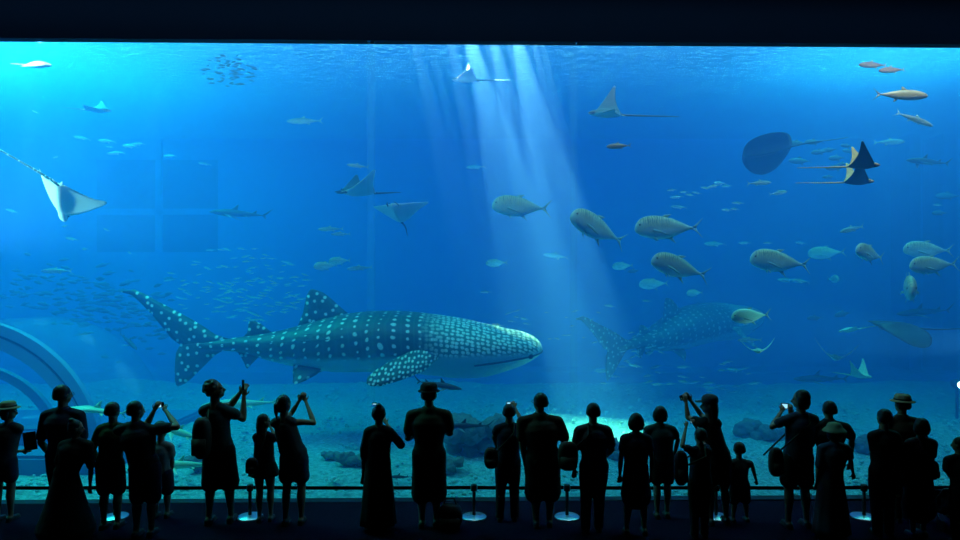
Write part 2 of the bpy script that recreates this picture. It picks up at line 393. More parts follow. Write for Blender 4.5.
# coral rubble: countless pieces; boulders: one by one
rk = random.Random(11)
def blob(bm, c, r, seed, sub=2, sq=.7):
    d = bmesh.ops.create_icosphere(bm, subdivisions=sub, radius=1.0)
    for v in d['verts']:
        n = v.co.normalized(); f = 1 + .35 * pnoise(n * 1.7 + Vector((seed, 0, 0))) + .15 * pnoise(n * 4 + Vector((0, seed, 0)))
        v.co = Vector(c) + Vector((n.x * f * r, n.y * f * r, n.z * f * r * sq))
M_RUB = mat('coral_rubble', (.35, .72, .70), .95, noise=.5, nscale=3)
M_ROCK = mat('tank_rock', (.16, .22, .21), .95, noise=.5, nscale=4, bump=.05, bscale=12)
ROCKS = [(478, 452, 46, 'tallest dark reef rock, between the hatted man and the woman in trousers'),
         (520, 447, 22, 'dark knobbly reef rock just right of the tall reef rock'),
         (448, 466, 22, 'low dark reef rock beside the hatted man'),
         (352, 462, 20, 'small rock on the gravel left of the woman in the long skirt'),
         (205, 462, 24, 'rounded pale rock behind the man with the backpack'),
         (618, 452, 26, 'dim rock between the man with a shoulder bag and the bob-haired woman'),
         (762, 436, 30, 'dim low rock right of the small child'),
         (866, 447, 20, 'dim rock left of the crowded group on the right'),
         (330, 455, 14, 'tiny rock on gravel beside the girl raising a phone')]
KEEP = []
for px, py, L, lab in ROCKS:
    Y = CAMH * F / (py - HZ); KEEP.append((at(px, py, Y).x, Y, L / F * Y * 1.05))
bm = bmesh.new()
for k in range(2300):
    u = rk.random() ** 1.6; y = 9.15 + 9.5 * u; x = rk.uniform(-.80, .80) * y
    r_ = rk.uniform(.012, .045) * (1 + .6 * u)
    if x < TCX + 3.5 and TY - 1.4 < y < TY + 3.7: continue
    if any((x - cx_) ** 2 + (y - cy_) ** 2 < (rr_ + .1) ** 2 for cx_, cy_, rr_ in KEEP): continue
    blob(bm, (x, y, -.06 + r_ * .3 + .05 * pnoise((x * 2.1, y * 2.1, 3)) + .10 * pnoise((x * .5, y * .5, 0))), r_, k, 1)
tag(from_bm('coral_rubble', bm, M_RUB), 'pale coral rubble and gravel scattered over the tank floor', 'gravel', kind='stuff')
for i, (px, py, L, lab) in enumerate(ROCKS):
    Y = CAMH * F / (py - HZ) ; s = L / F * Y
    bm = bmesh.new()
    for q in range(7): blob(bm, (rk.uniform(-.5, .5) * s, rk.uniform(-.3, .3) * s, rk.uniform(0, .45) * s * (1.3 if i == 0 else .6)), s * rk.uniform(.22, .42), i * 9 + q, 3, .8)
    o = from_bm('reef_rock', bm, M_ROCK); o.location = (at(px, py, Y).x, Y, -.02)
    tag(o, lab, 'rock', 'reef rocks')
# ---------------------------------------------------------------- whale sharks
def whale_mat(name, dark, mid, spotc, belly, flank=-.30):
    m = bpy.data.materials.new(name); m.use_nodes = True
    nt = m.node_tree; b = nt.nodes['Principled BSDF']; N = nt.nodes.new; Lk = nt.links.new
    b.inputs['Roughness'].default_value = .45
    uv = N('ShaderNodeUVMap'); sp = N('ShaderNodeSeparateXYZ'); Lk(uv.outputs[0], sp.inputs[0])
    oc = N('ShaderNodeTexCoord'); so = N('ShaderNodeSeparateXYZ'); Lk(oc.outputs['Object'], so.inputs[0])
    def math_(op, a, bb=None, c=None):
        n = N('ShaderNodeMath'); n.operation = op
        for k, v in enumerate((a, bb, c)):
            if v is None: continue
            if isinstance(v, (int, float)): n.inputs[k].default_value = v
            else: Lk(v, n.inputs[k])
        return n.outputs[0]
    def rng(v, a, bb, c=0, d=1):
        n = N('ShaderNodeMapRange'); n.inputs[1].default_value = a; n.inputs[2].default_value = bb; n.inputs[3].default_value = c; n.inputs[4].default_value = d
        Lk(v, n.inputs[0]); return n.outputs[0]
    def vor(sx, sy, rnd, r0, r1):
        mp = N('ShaderNodeMapping'); mp.inputs['Scale'].default_value = (sx, sy, 1); Lk(uv.outputs[0], mp.inputs[0])
        v = N('ShaderNodeTexVoronoi'); v.inputs['Scale'].default_value = 1; v.inputs['Randomness'].default_value = rnd; v.voronoi_dimensions = '2D'
        Lk(mp.outputs[0], v.inputs['Vector']); return rng(v.outputs['Distance'], r0, r1)
    def mix(f, a, c):
        n = N('ShaderNodeMix'); n.data_type = 'RGBA'; Lk(f, n.inputs[0])
        for k, v in ((6, a), (7, c)):
            if isinstance(v, tuple): n.inputs[k].default_value = (*v, 1)
            else: Lk(v, n.inputs[k])
        return n.outputs[2]
    nw = N('ShaderNodeTexNoise'); nw.inputs['Scale'].default_value = 1.3; Lk(oc.outputs['Object'], nw.inputs['Vector'])
    wob = math_('MULTIPLY', math_('SUBTRACT', nw.outputs['Fac'], .5), .30)
    ux = math_('ADD', sp.outputs['X'], wob); vy = math_('ADD', sp.outputs['Y'], wob)
    CX, CY = 4.1, 6.6
    fu = math_('FRACT', math_('MULTIPLY', ux, CX)); fv = math_('FRACT', math_('MULTIPLY', vy, CY))
    du = math_('DIVIDE', math_('SUBTRACT', fu, .5), CX); dv = math_('DIVIDE', math_('SUBTRACT', fv, .5), CY)
    dd = math_('SQRT', math_('ADD', math_('MULTIPLY', du, du), math_('MULTIPLY', dv, dv)))
    # rows of round spots along the trunk; some larger, some smaller
    nr = N('ShaderNodeTexNoise'); nr.inputs['Scale'].default_value = 5.0; Lk(oc.outputs['Object'], nr.inputs['Vector'])
    big = rng(math_('SUBTRACT', dd, math_('MULTIPLY', math_('SUBTRACT', nr.outputs['Fac'], .5), .10)), .042, .022)
    fine = vor(10.5, 10.5, .42, .46, .30)     # dense freckles on the head and shoulders
    fa = N('ShaderNodeAttribute'); fa.attribute_name = 'fin'
    finsp = N('ShaderNodeMix'); Lk(rng(fa.outputs['Fac'], 1.4, 1.6), finsp.inputs[0]); Lk(vor(6.0, 6.0, .7, .24, .12), finsp.inputs[2]); Lk(vor(14, 14, .5, .36, .22), finsp.inputs[3])
    head = rng(so.outputs['X'], 1.75, 2.35)
    spots = N('ShaderNodeMix'); Lk(head, spots.inputs[0]); Lk(big, spots.inputs[2]); Lk(fine, spots.inputs[3])
    s2 = N('ShaderNodeMix'); Lk(rng(fa.outputs['Fac'], .4, .6), s2.inputs[0]); Lk(spots.outputs[0], s2.inputs[2]); Lk(finsp.outputs[0], s2.inputs[3]); spots = s2
    # thin pale bars between the rows of spots
    bars = math_('MULTIPLY', rng(math_('ABSOLUTE', math_('SUBTRACT', fu, .5)), .38, .47, 0, .30), math_('MULTIPLY', rng(so.outputs['X'], -1.8, .8), rng(head, 0, 1, 1, 0)))
    base = mix(head, dark, mid)
    c1 = mix(bars, base, mid)
    c2 = mix(spots.outputs[0], c1, spotc)
    z = math_('ADD', so.outputs['Z'], math_('MULTIPLY', so.outputs['X'], -.035))
    nz = N('ShaderNodeTexNoise'); nz.inputs['Scale'].default_value = 2.5; Lk(oc.outputs['Object'], nz.inputs['Vector'])
    z = math_('ADD', z, math_('MULTIPLY', math_('SUBTRACT', nz.outputs['Fac'], .5), .10))
    up = rng(z, flank - .05, flank + .05)
    # the belly is only where the skin faces down: fins keep their spots
    up = math_('MINIMUM', 1.0, math_('MAXIMUM', up, fa.outputs['Fac']))
    c3 = mix(up, belly, c2)
    Lk(c3, b.inputs['Base Color'])
    bp = N('ShaderNodeBump'); bp.inputs['Distance'].default_value = .02; nn = N('ShaderNodeTexNoise'); nn.inputs['Scale'].default_value = 12
    Lk(oc.outputs['Object'], nn.inputs['Vector']); Lk(nn.outputs['Fac'], bp.inputs['Height']); Lk(bp.outputs[0], b.inputs['Normal'])
    return m
M_WS = whale_mat('spotted_hide', (.022, .095, .085), (.05, .23, .19), (.80, 1, .86), (.30, .58, .62))
M_EYE = mat('dark_eye', (.01, .01, .012), .2)
M_KEEL = mat('keel_skin', (.035, .12, .11), .5)
M_MOUTH = mat('mouth_line', (.02, .06, .07), .6)

def mark_fin(o, v=1.0):
    a = o.data.attributes.new('fin', 'FLOAT', 'POINT')
    a.data.foreach_set('value', [v] * len(o.data.vertices))
    return o

WS = 12.5 / F      # metres per pixel of the big one, head towards +X
def wx(px): return (px - 331.0) * WS
def wz(py): return (341.0 - py) * WS
def whale_shark(loc, rot, scale=1.0):
    root = empty('whale_shark', loc, rot); root.scale = (scale,) * 3
    st = [(200, 342.5, 349.5, .07), (210, 341, 350.5, .10), (240, 337, 352, .20), (275, 331.5, 361.5, .38), (305, 324, 368, .52), (335, 316, 371.5, .64),
          (365, 311.5, 371.5, .73), (400, 311, 372, .80), (430, 313.5, 374.5, .84), (460, 318, 377.5, .87), (485, 323.5, 376, .86),
          (505, 328, 370.5, .80), (522, 331.5, 364.5, .70), (533, 336, 358.5, .56), (539, 341, 354, .38), (541.6, 346, 350.5, .16)]
    bm = bmesh.new()
    body_loft(bm, [(wx(a), wz(t), wz(b_), w_) for a, t, b_, w_ in st], n=40, m=90, power=2.15, uv=True)
    from_bm('body', bm, M_WS, root)
    def F_(name, rows, normal=(0, 1, 0), par=None):
        b2 = bmesh.new(); fin(b2, rows, normal, 4); grid_uv(b2)
        return mark_fin(from_bm(name, b2, M_WS, par or root), 2.0 if name == 'pectoral_fin' else 1.0)
    P = lambda x, y, d=0.0: (wx(x), d, wz(y))
    ld = [(228, 338.5), (216, 334.8), (200, 324), (185, 315.5), (170, 307.5), (155, 300), (144, 293.5), (134, 289.5), (120.5, 291)]
    tr = [(214, 350), (198, 349), (182, 346), (172, 339), (164, 329), (153, 316), (142, 304), (132, 295), (122.5, 292.6)]
    F_('tail_fin', [(P(*a), P(*b_), t) for a, b_, t in zip(ld, tr, (.14, .14, .13, .12, .10, .08, .06, .04, .01))])
    ld = [(224, 350), (215, 355), (207, 363), (199, 371), (192, 378), (186, 383), (178.5, 386.3)]
    tr = [(190, 335), (180, 345), (176, 353), (175, 363), (174.5, 373), (175, 381), (176.5, 385.5)]
    F_('tail_fin', [(P(*a), P(*b_), t) for a, b_, t in zip(ld, tr, (.13, .12, .11, .09, .07, .05, .01))])
    rows = []
    for (a, b_, t) in [((352, 316), (297, 328), .16), ((345, 311), (299.5, 322), .15), ((337, 304), (303, 313), .13), ((330, 297.5), (305, 303), .10), ((323, 292.5), (306.5, 296), .07),
                       ((316, 289.8), (309, 291), .04), ((312, 289), (311, 289.3), .01)]:
        rows.append((P(*a), P(*b_), t))
    F_('dorsal_fin', rows)
    rows = []
    for (a, b_, t) in [((274, 334), (243, 337), .08), ((267, 328.5), (247, 333), .07), ((260, 323), (248, 328), .05), ((255, 321), (248.5, 323), .03), ((251, 320.6), (249, 321.2), .01)]:
        rows.append((P(*a), P(*b_), t))
    F_('second_dorsal_fin', rows)
    rows = []
    for (a, b_, t) in [((262, 352), (237, 351), .08), ((258, 358), (241, 356), .06), ((252, 364), (244.5, 362), .04), ((248, 368.4), (246.5, 367.5), .01)]:
        rows.append((P(*a, -.03), P(*b_, -.03), t))
    F_('anal_fin', rows)
    for s in (-1, 1):
        rows = []
        for (a, b_, t, d) in [((328, 364), (298, 362), .1, .30), ((323, 371), (300, 368), .07, .48), ((314, 376), (302, 373), .05, .6), ((305, 379), (303, 377), .01, .68)]:
            rows.append((P(*a, s * d), P(*b_, s * d), t))
        F_('pelvic_fin', rows, (0, .6, 1))
    for s in (-1, 1):
        rows = []
        P = lambda x, y, d: tuple(Vector((1, s * -1, 1)) * (at(x, y, 12.5 - abs(d)) - at(331, 341, 12.5)))
        for (a, b_, t, d) in [((446, 352), (412, 350), .26, .72), ((434, 362), (407, 353), .24, .90), ((424, 371), (396, 358), .20, 1.15), ((411, 376.5), (383, 365), .16, 1.45),
                              ((395, 382), (373, 372), .11, 1.72), ((381, 386), (367, 378), .07, 1.92), ((372, 386), (366.5, 383), .02, 2.0)]:
            rows.append((P(*a, s * d), P(*b_, s * d), t))
        F_('pectoral_fin', rows, (.35, -s * .35, 1))
    for s in (-1, 1):
        b2 = bmesh.new(); ellipsoid(b2, (wx(528), s * .60, wz(353)), (.05, .04, .05)); from_bm('eye', b2, M_EYE, root)
    # mouth: a wide slit running round the front of the blunt head
    SM = interp([(wx(a), wz(t), wz(b_), w_) for a, t, b_, w_ in st], 400)
    b2 = bmesh.new(); pts = []
    for k in range(61):
        a = -1 + 2 * k / 60; x = wx(541.3 - 66 * abs(a) ** 2.0); z = wz(350 + 10.5 * abs(a) ** 1.5)
        row = min(SM, key=lambda q: abs(q[0] - x)); zc = (row[1] + row[2]) / 2; h = (row[1] - row[2]) / 2
        q = max(-.99, min(.99, (z - zc) / h)); y = row[3] * (1 - abs(q) ** 2.15) ** (1 / 2.15)
        pts.append((x, math.copysign(y, a) if k != 30 else 0, z))
    tube(b2, pts, .020, 8, up=(0, 0, 1)); from_bm('mouth', b2, M_MOUTH, root)
    # raised keels along the flank
    for s in (-1, 1):
        for (za, zb_, wa) in ((329, 346, .60), (321, 342, .34)):
            b2 = bmesh.new(); pts = []; rr = []
            S = interp([(wx(a), wz(t), wz(b_), w_) for a, t, b_, w_ in st], 90)
            for k in range(30):
                x = wx(440 - (440 - 212) * k / 29)
                row = min(S, key=lambda q: abs(q[0] - x)); u = k / 29
                zc = (row[1] + row[2]) / 2; h = (row[1] - row[2]) / 2; z = wz(za + (zb_ - za) * u)
                q = max(-.98, min(.96, (z - zc) / h)); y = row[3] * math.sqrt(1 - q * q)
                pts.append((x, s * (y - .012), zc + q * h)); rr.append(.020 * math.sin(PI * (k + .5) / 30) ** .4)
            tube(b2, pts, rr, 6); grid_uv(b2); mark_fin(from_bm('keel', b2, M_KEEL, root), 1.0)
    return root
ws1 = whale_shark(at(331, 341, 12.5), (0, 0, 0))
tag(ws1, 'huge white-spotted whale shark gliding above the visitors, the sharper and nearer of two', 'whale shark')
ws2 = dup(ws1); p = at(675, 330, 16.0); ws2.location = p; ws2.scale = (.85,) * 3; ws2.rotation_euler = (R(4), R(-7), R(37))
tag(ws2, 'smaller dim whale shark deeper in the blue water, swimming behind the silver jacks', 'whale shark')

M_WS2 = whale_mat('dim_spotted_hide', (.03, .10, .10), (.06, .20, .18), (.34, .60, .54), (.22, .42, .46))  # water haze put into the colours: lower-contrast copy of the spotted hide
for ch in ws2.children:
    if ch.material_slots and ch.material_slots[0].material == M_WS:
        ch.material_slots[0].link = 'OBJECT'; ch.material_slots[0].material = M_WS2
# ---------------------------------------------------------------- fish: built with the head towards +X, one unit long
M_TREV = countershade('jack_skin', (.17, .27, .19), (.48, .66, .60), (.80, .95, .95), -.13, -.01, .15, streak=1, stripe=((.75, .70, .45), 9.0, .75), sscale=11, rough=.35)
M_TREVG = countershade('golden_jack_skin', (.16, .10, .03), (.30, .22, .10), (.55, .5, .38), -.13, -.01, .15, streak=1, stripe=((.8, .6, .3), 11.0, .6), sscale=12, rough=.35)
M_TREVB = countershade('bright_jack_skin', (.45, .85, .6), (.55, 1, .8), (.95, 1, .95), -.13, -.02, .15, streak=1, stripe=((.7, 1, .8), 9.0, .6), sscale=11, rough=.3)  # paler copy of the jack skin, with lamp light put into its colour
M_FINF = mat('fish_fin', (.34, .54, .50), .5)
M_FING = mat('golden_fin', (.28, .24, .14), .5)
M_TUNA = countershade('slim_fish_skin', (.08, .16, .19), (.30, .44, .44), (.75, .85, .85), -.09, -.01, .09, sscale=8, rough=.3)
M_BROWN = countershade('brown_fish_skin', (.12, .05, .02), (.20, .10, .05), (.3, .2, .13), -.09, -.01, .10, sscale=12, rough=.5)
M_SILV = countershade('sardine_skin', (.14, .30, .32), (.45, .62, .62), (.9, .95, .95), -.08, 0, .08, sscale=8, rough=.25)
M_SHRK = countershade('shark_skin', (.03, .05, .07), (.06, .09, .11), (.35, .42, .45), -.09, -.03, .05, sscale=6, rough=.5)
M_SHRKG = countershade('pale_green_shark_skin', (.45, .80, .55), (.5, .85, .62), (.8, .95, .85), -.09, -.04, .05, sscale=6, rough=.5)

def fin_obj(name, rows, m, par, normal=(0, 1, 0)):
    b2 = bmesh.new(); fin(b2, rows, normal, 3); return from_bm(name, b2, m, par)

def forked_tail(par, m, x0, x1, h, t=.012, notch=.35):
    for s, nm in ((1, 'tail_fin'), (-1, 'tail_fin')):
        rows = []
        for k in range(6):
            u = k / 5
            zl = s * (.012 + (h - .012) * u); xl = x0 + (x1 - x0) * u ** .8
            zt = s * (h * u * .96); xt = x0 + (x1 - x0) * (1 - notch) * .55 + (x1 - x0) * (1 - (1 - notch) * .55) * u ** 1.4
            rows.append(((xl, 0, zl), (xt - .002, 0, zt), t * (1 - .8 * u)))
        fin_obj(nm, rows, m, par)

def eyes(par, x, y, z, r):
    for s in (-1, 1):
        bm = bmesh.new(); ellipsoid(bm, (x, s * y, z), (r, r * .5, r), 10); from_bm('eye', bm, M_EYE, par)

def trevally(m, mf, name='jack_fish'):
    root = empty(name)
    root.scale = (1, 1, 1)
    st = [(.5, .012, -.030, .006), (.487, .045, -.052, .028), (.46, .085, -.075, .045), (.41, .126, -.100, .062), (.33, .155, -.125, .075), (.22, .166, -.142, .080),
          (.10, .158, -.148, .076), (-.03, .130, -.130, .064), (-.16, .082, -.085, .044), (-.27, .040, -.042, .025), (-.34, .020, -.020, .016), (-.37, .018, -.018, .010)]
    st = [(x, t * 1.14, b_ * 1.14, w_) for x, t, b_, w_ in st]
    bm = bmesh.new(); body_loft(bm, st, 20, 34); from_bm('body', bm, m, root)
    forked_tail(root, mf, -.35, -.52, .15, notch=.2)
    fin_obj('dorsal_fin', [((.10, 0, .165), (.02, 0, .145), .012), ((.06, 0, .20), (.0, 0, .165), .01), ((-.01, 0, .205), (-.035, 0, .19), .006), ((-.05, 0, .208), (-.052, 0, .206), .001)], mf, root)
    fin_obj('dorsal_ridge', [((.03, 0, .155), (.02, 0, .14), .008), ((-.05, 0, .152), (-.06, 0, .13), .008), ((-.17, 0, .10), (-.18, 0, .075), .006), ((-.30, 0, .04), (-.31, 0, .03), .003)], mf, root, (0, 1, 0))
    fin_obj('anal_fin', [((.02, 0, -.150), (-.06, 0, -.125), .012), ((-.03, 0, -.175), (-.075, 0, -.15), .01), ((-.09, 0, -.215), (-.10, 0, -.20), .005), ((-.12, 0, -.235), (-.121, 0, -.233), .001)], mf, root)
    for s in (-1, 1):
        fin_obj('pectoral_fin', [((.24, s * .078, -.02), (.235, s * .078, -.055), .012), ((.15, s * .105, -.045), (.16, s * .10, -.078), .008), ((.06, s * .11, -.085), (.08, s * .105, -.10), .005), ((0, s * .105, -.115), (.001, s * .105, -.116), .001)], mf, root)
        fin_obj('pelvic_fin', [((.23, s * .03, -.135), (.18, s * .03, -.14), .01), ((.19, s * .045, -.175), (.165, s * .045, -.17), .006), ((.155, s * .05, -.205), (.153, s * .05, -.203), .001)], mf, root)
    eyes(root, .432, .050, .045, .016)
    return root

def slim_fish(m, mf, name='slender_fish', fat=1.0, detail=True):
    st = [(.5, .004, -.012, .004), (.46, .030 * fat, -.036 * fat, .026), (.38, .058 * fat, -.060 * fat, .045), (.26, .080 * fat, -.078 * fat, .056), (.10, .085 * fat, -.082 * fat, .056),
          (-.08, .068 * fat, -.066 * fat, .044), (-.24, .036 * fat, -.036 * fat, .026), (-.36, .014, -.014, .012), (-.39, .012, -.012, .008)]
    bm = bmesh.new(); body_loft(bm, st, 16 if detail else 10, 26 if detail else 14)
    root = empty(name) if detail else None
    if detail:
        from_bm('body', bm, m, root)
        forked_tail(root, mf, -.37, -.52, .12, .01, .25)
        fin_obj('dorsal_fin', [((.12, 0, .078 * fat), (.0, 0, .072 * fat), .01), ((.07, 0, .11 * fat), (.0, 0, .10 * fat), .008), ((.02, 0, .135 * fat), (.0, 0, .132 * fat), .001)], mf, root)
        fin_obj('anal_fin', [((-.04, 0, -.066 * fat), (-.12, 0, -.055 * fat), .01), ((-.09, 0, -.10 * fat), (-.13, 0, -.09 * fat), .006), ((-.13, 0, -.115 * fat), (-.135, 0, -.113 * fat), .001)], mf, root)
        for s in (-1, 1):
            fin_obj('pectoral_fin', [((.27, s * .055, -.02), (.265, s * .055, -.05), .01), ((.18, s * .085, -.045), (.19, s * .08, -.07), .006), ((.11, s * .09, -.075), (.112, s * .09, -.076), .001)], mf, root)
        eyes(root, .43, .030, .012, .013)
        return root
    fin(bm, [((-.36, 0, .005), (-.38, 0, -.0), .01), ((-.45, 0, .055), (-.46, 0, .04), .006), ((-.52, 0, .11), (-.515, 0, .10), .001)])
    fin(bm, [((-.36, 0, -.005), (-.38, 0, 0), .01), ((-.45, 0, -.055), (-.46, 0, -.04), .006), ((-.52, 0, -.11), (-.515, 0, -.10), .001)])
    fin(bm, [((.12, 0, .078 * fat), (-.05, 0, .06 * fat), .01), ((.02, 0, .13 * fat), (-.04, 0, .10 * fat), .001)])
    fin(bm, [((-.02, 0, -.066 * fat), (-.14, 0, -.045 * fat), .01), ((-.1, 0, -.12 * fat), (-.13, 0, -.10 * fat), .001)])
    return from_bm(name, bm, m)

def shark(m, name='shark', tall=1.0, guitar=False):
    root = empty(name)
    if guitar:   # shovel-nosed ray: flat broad head, shark-like tail
        st = [(.5, 0, -.008, .006), (.44, .012, -.016, .07), (.34, .030, -.026, .135), (.24, .045, -.032, .160), (.16, .05, -.032, .13), (.08, .048, -.030, .075),
              (-.06, .040, -.026, .045), (-.22, .026, -.018, .024), (-.38, .012, -.010, .010), (-.42, .008, -.006, .005)]
    else:
        st = [(.5, .006, -.006, .006), (.46, .024, -.018, .030), (.38, .044, -.035, .048), (.26, .062, -.052, .060), (.12, .068, -.056, .060), (-.04, .054, -.044, .046),
              (-.20, .032, -.026, .026), (-.34, .014, -.010, .012), (-.39, .010, -.006, .006)]
    bm = bmesh.new(); body_loft(bm, st, 18, 30); from_bm('body', bm, m, root)
    fin_obj('tail_fin', [((-.36, 0, .006), (-.38, 0, -.012), .012), ((-.43, 0, .05), (-.435, 0, .015), .01), ((-.50, 0, .10), (-.49, 0, .07), .006), ((-.55, 0, .13), (-.548, 0, .127), .001)], m, root)
    fin_obj('tail_fin', [((-.36, 0, 0), (-.41, 0, .01), .012), ((-.40, 0, -.03), (-.425, 0, -.01), .008), ((-.44, 0, -.06), (-.442, 0, -.057), .001)], m, root)
    d = -.10 if guitar else 0
    fin_obj('dorsal_fin', [((.16 + d, 0, .052), (.04 + d, 0, .045), .016), ((.11 + d, 0, .095 * tall), (.045 + d, 0, .08 * tall), .01), ((.055 + d, 0, .145 * tall), (.035 + d, 0, .135 * tall), .004), ((.03 + d, 0, .155 * tall), (.028 + d, 0, .153 * tall), .001)], m, root)
    fin_obj('second_dorsal_fin', [((-.20, 0, .03), (-.27, 0, .018), .01), ((-.24, 0, .06 * tall), (-.27, 0, .05 * tall), .006), ((-.28, 0, .078 * tall), (-.282, 0, .076 * tall), .001)], m, root)
    for s in (-1, 1):
        if not guitar:
            fin_obj('pectoral_fin', [((.25, s * .05, -.02), (.14, s * .05, -.03), .02), ((.18, s * .12, -.05), (.11, s * .11, -.05), .012), ((.09, s * .19, -.08), (.07, s * .18, -.08), .005), ((.05, s * .21, -.09), (.049, s * .21, -.09), .001)], m, root, (0, 0, 1))
        fin_obj('pelvic_fin', [((-.06, s * .035, -.02), (-.13, s * .03, -.02), .01), ((-.11, s * .07, -.035), (-.14, s * .065, -.035), .006), ((-.15, s * .085, -.042), (-.151, s * .085, -.042), .001)], m, root, (0, 0, 1))
    eyes(root, .40, .045 if not guitar else .07, .018, .010)
    return root

# rays: a winged disc; up/down bends of the two wings are given in metres of the unit span
def two_tone(name, top, under, spotc=None):
    """upper skin on slot 0, lower skin on slot 1"""
    a = mat(name + '_back', top, .45, noise=.25, nscale=9)
    if spotc:
        nt = a.node_tree; b = nt.nodes['Principled BSDF']; N = nt.nodes.new; Lk = nt.links.new
        tc = N('ShaderNodeTexCoord'); v = N('ShaderNodeTexVoronoi'); v.inputs['Scale'].default_value = 26; Lk(tc.outputs['Object'], v.inputs['Vector'])
        r = N('ShaderNodeMapRange'); r.inputs[1].default_value = .32; r.inputs[2].default_value = .2; Lk(v.outputs['Distance'], r.inputs[0])
        mx = N('ShaderNodeMix'); mx.data_type = 'RGBA'; mx.inputs[6].default_value = (*top, 1); mx.inputs[7].default_value = (*spotc, 1)
        Lk(r.outputs[0], mx.inputs[0]); Lk(mx.outputs[2], b.inputs['Base Color'])
    return [a, mat(name + '_belly', under, .5, noise=.12, nscale=6)]
RM_EAGLE = two_tone('eagle_ray', (.07, .20, .26), (.88, .90, .86), (.55, .75, .75))
RM_GREY = two_tone('grey_ray', (.07, .13, .16), (.55, .68, .70))
RM_GOLD = two_tone('golden_ray', (.80, .36, .08), (.05, .08, .10))  # shade of the underside is put into the dark belly colour
RM_STING = two_tone('stingray', (.04, .09, .11), (.06, .12, .14))
RM_MANTA = two_tone('manta', (.03, .06, .08), (.45, .62, .68))
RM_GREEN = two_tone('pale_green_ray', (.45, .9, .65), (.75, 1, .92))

def ray(mats, name='eagle_ray', lw=(0, 0), rw=(0, 0), manta=False, tail=1.1, bend=0.0, chord=.30, round_=False, sweep=.10, dark_tips=False):
    """lw, rw = (mid lift, tip lift) of the left (+Y) and right (-Y) wing; span 1 unit"""
    root = empty(name)
    nu, nv = 34, 12
    def top(u, v):   # u -1..1 over the span, v 0 (front) .. 1 (back)
        a = abs(u); lift = (rw if u < 0 else lw)
        if round_:
            c = math.sqrt(max(0, 1 - a ** 2.2)); x0 = .36 * c; x1 = -.36 * c - .03 * (1 - a)
        else:
            x0 = .19 * (1 - a ** 1.35) - sweep * a ** 1.5 + .03; x1 = -chord * (1 - a) ** .62 * (.62 + .38 * math.cos(a * 3.1)) * .85 - sweep * a ** 1.15 + .0
            if a < .12: x0 += .02 * (1 - a / .12)
        x = x0 + (x1 - x0) * v
        b = a * a * (3 - 2 * a)
        z = lift[0] * math.sin(PI * a) + lift[1] * a ** 1.7
        sq = 1.0 - .18 * abs(lift[1]) * a
        th = (.062 * math.exp(-(a / .17) ** 2) + .020 * (1 - a) + .002) * math.sin(PI * min(.995, max(.005, v ** .75))) ** .8
        return Vector((x, u * .5 * sq, z)), th
    bm = bmesh.new(); U = []; D = []
    for i in range(nu + 1):
        u = -1 + 2 * i / nu; u = max(-.995, min(.995, u)); ru = []; rd = []
        for j in range(nv + 1):
            p, th = top(u, j / nv)
            ru.append(bm.verts.new(p + Vector((0, 0, th))))
            rd.append(ru[-1] if j in (0, nv) else bm.verts.new(p - Vector((0, 0, th * .75))))
        U.append(ru); D.append(rd)
    for i in range(nu):
        for j in range(nv):
            f = bm.faces.new((U[i][j], U[i + 1][j], U[i + 1][j + 1], U[i][j + 1])); f.material_index = 0
            f = bm.faces.new((D[i][j], D[i][j + 1], D[i + 1][j + 1], D[i + 1][j])); f.material_index = 1
    for i in (0, nu):
        for j in range(nv):
            vs = []
            for v in (U[i][j], U[i][j + 1], D[i][j + 1], D[i][j]):
                if v not in vs: vs.append(v)
            try: bm.faces.new(vs)
            except ValueError: pass
    me = bpy.data.meshes.new('wings'); bmesh.ops.recalc_face_normals(bm, faces=bm.faces); bm.to_mesh(me); bm.free()
    link('wings', me, mats, root)
    if manta:
        for s in (-1, 1):
            fin_obj('head_fin', [((.20, s * .075, .0), (.17, s * .10, -.01), .03), ((.26, s * .07, -.01), (.25, s * .09, -.03), .02), ((.31, s * .05, -.02), (.305, s * .06, -.03), .008)], mats[0], root, (0, 0, 1))
    elif not round_:
        bm = bmesh.new(); body_loft(bm, [(.30, .004, -.008, .012), (.28, .022, -.024, .034), (.24, .042, -.036, .050), (.18, .055, -.040, .058), (.10, .05, -.03, .05)], 14, 14)
        h = from_bm('head', bm, mats[0], root); me = h.data; me.materials.append(mats[1])
        for p in me.polygons:
            if p.normal.z < -.15: p.material_index = 1
    eyes(root, .22 if not round_ else .16, .055, .02 if not round_ else .05, .010)
    bm = bmesh.new(); L = tail
    tube(bm, [(-chord * .75 - L * k / 8 * (1 - .5 * abs(bend)), .02 * math.sin(k * .6) + bend * L * (k / 8) ** 1.3, .008 * k * (.5 if not round_ else .1)) for k in range(9)], [.016 * (1 - k / 9.5) + .002 for k in range(9)], 6)
    from_bm('tail', bm, mats[0], root)
    if not manta:
        for s in (-1, 1):
            fin_obj('pelvic_fin', [((-.20, s * .01, 0), (-.24, s * .01, 0), .01), ((-.25, s * .055, -.005), (-.29, s * .045, -.005), .008), ((-.30, s * .06, -.01), (-.305, s * .055, -.01), .002)], mats[1], root, (0, 0, 1))
    return root

def basis(o, X, W, U):
    az = math.atan2(-o.location.x, o.location.y); Q = Matrix.Rotation(az, 3, 'Z')
    X = Q @ Vector(X).normalized(); U = Q @ Vector(U); U = (U - X * U.dot(X)).normalized(); W = U.cross(X)
    o.rotation_euler = Matrix((X, W, U)).transposed().to_euler()

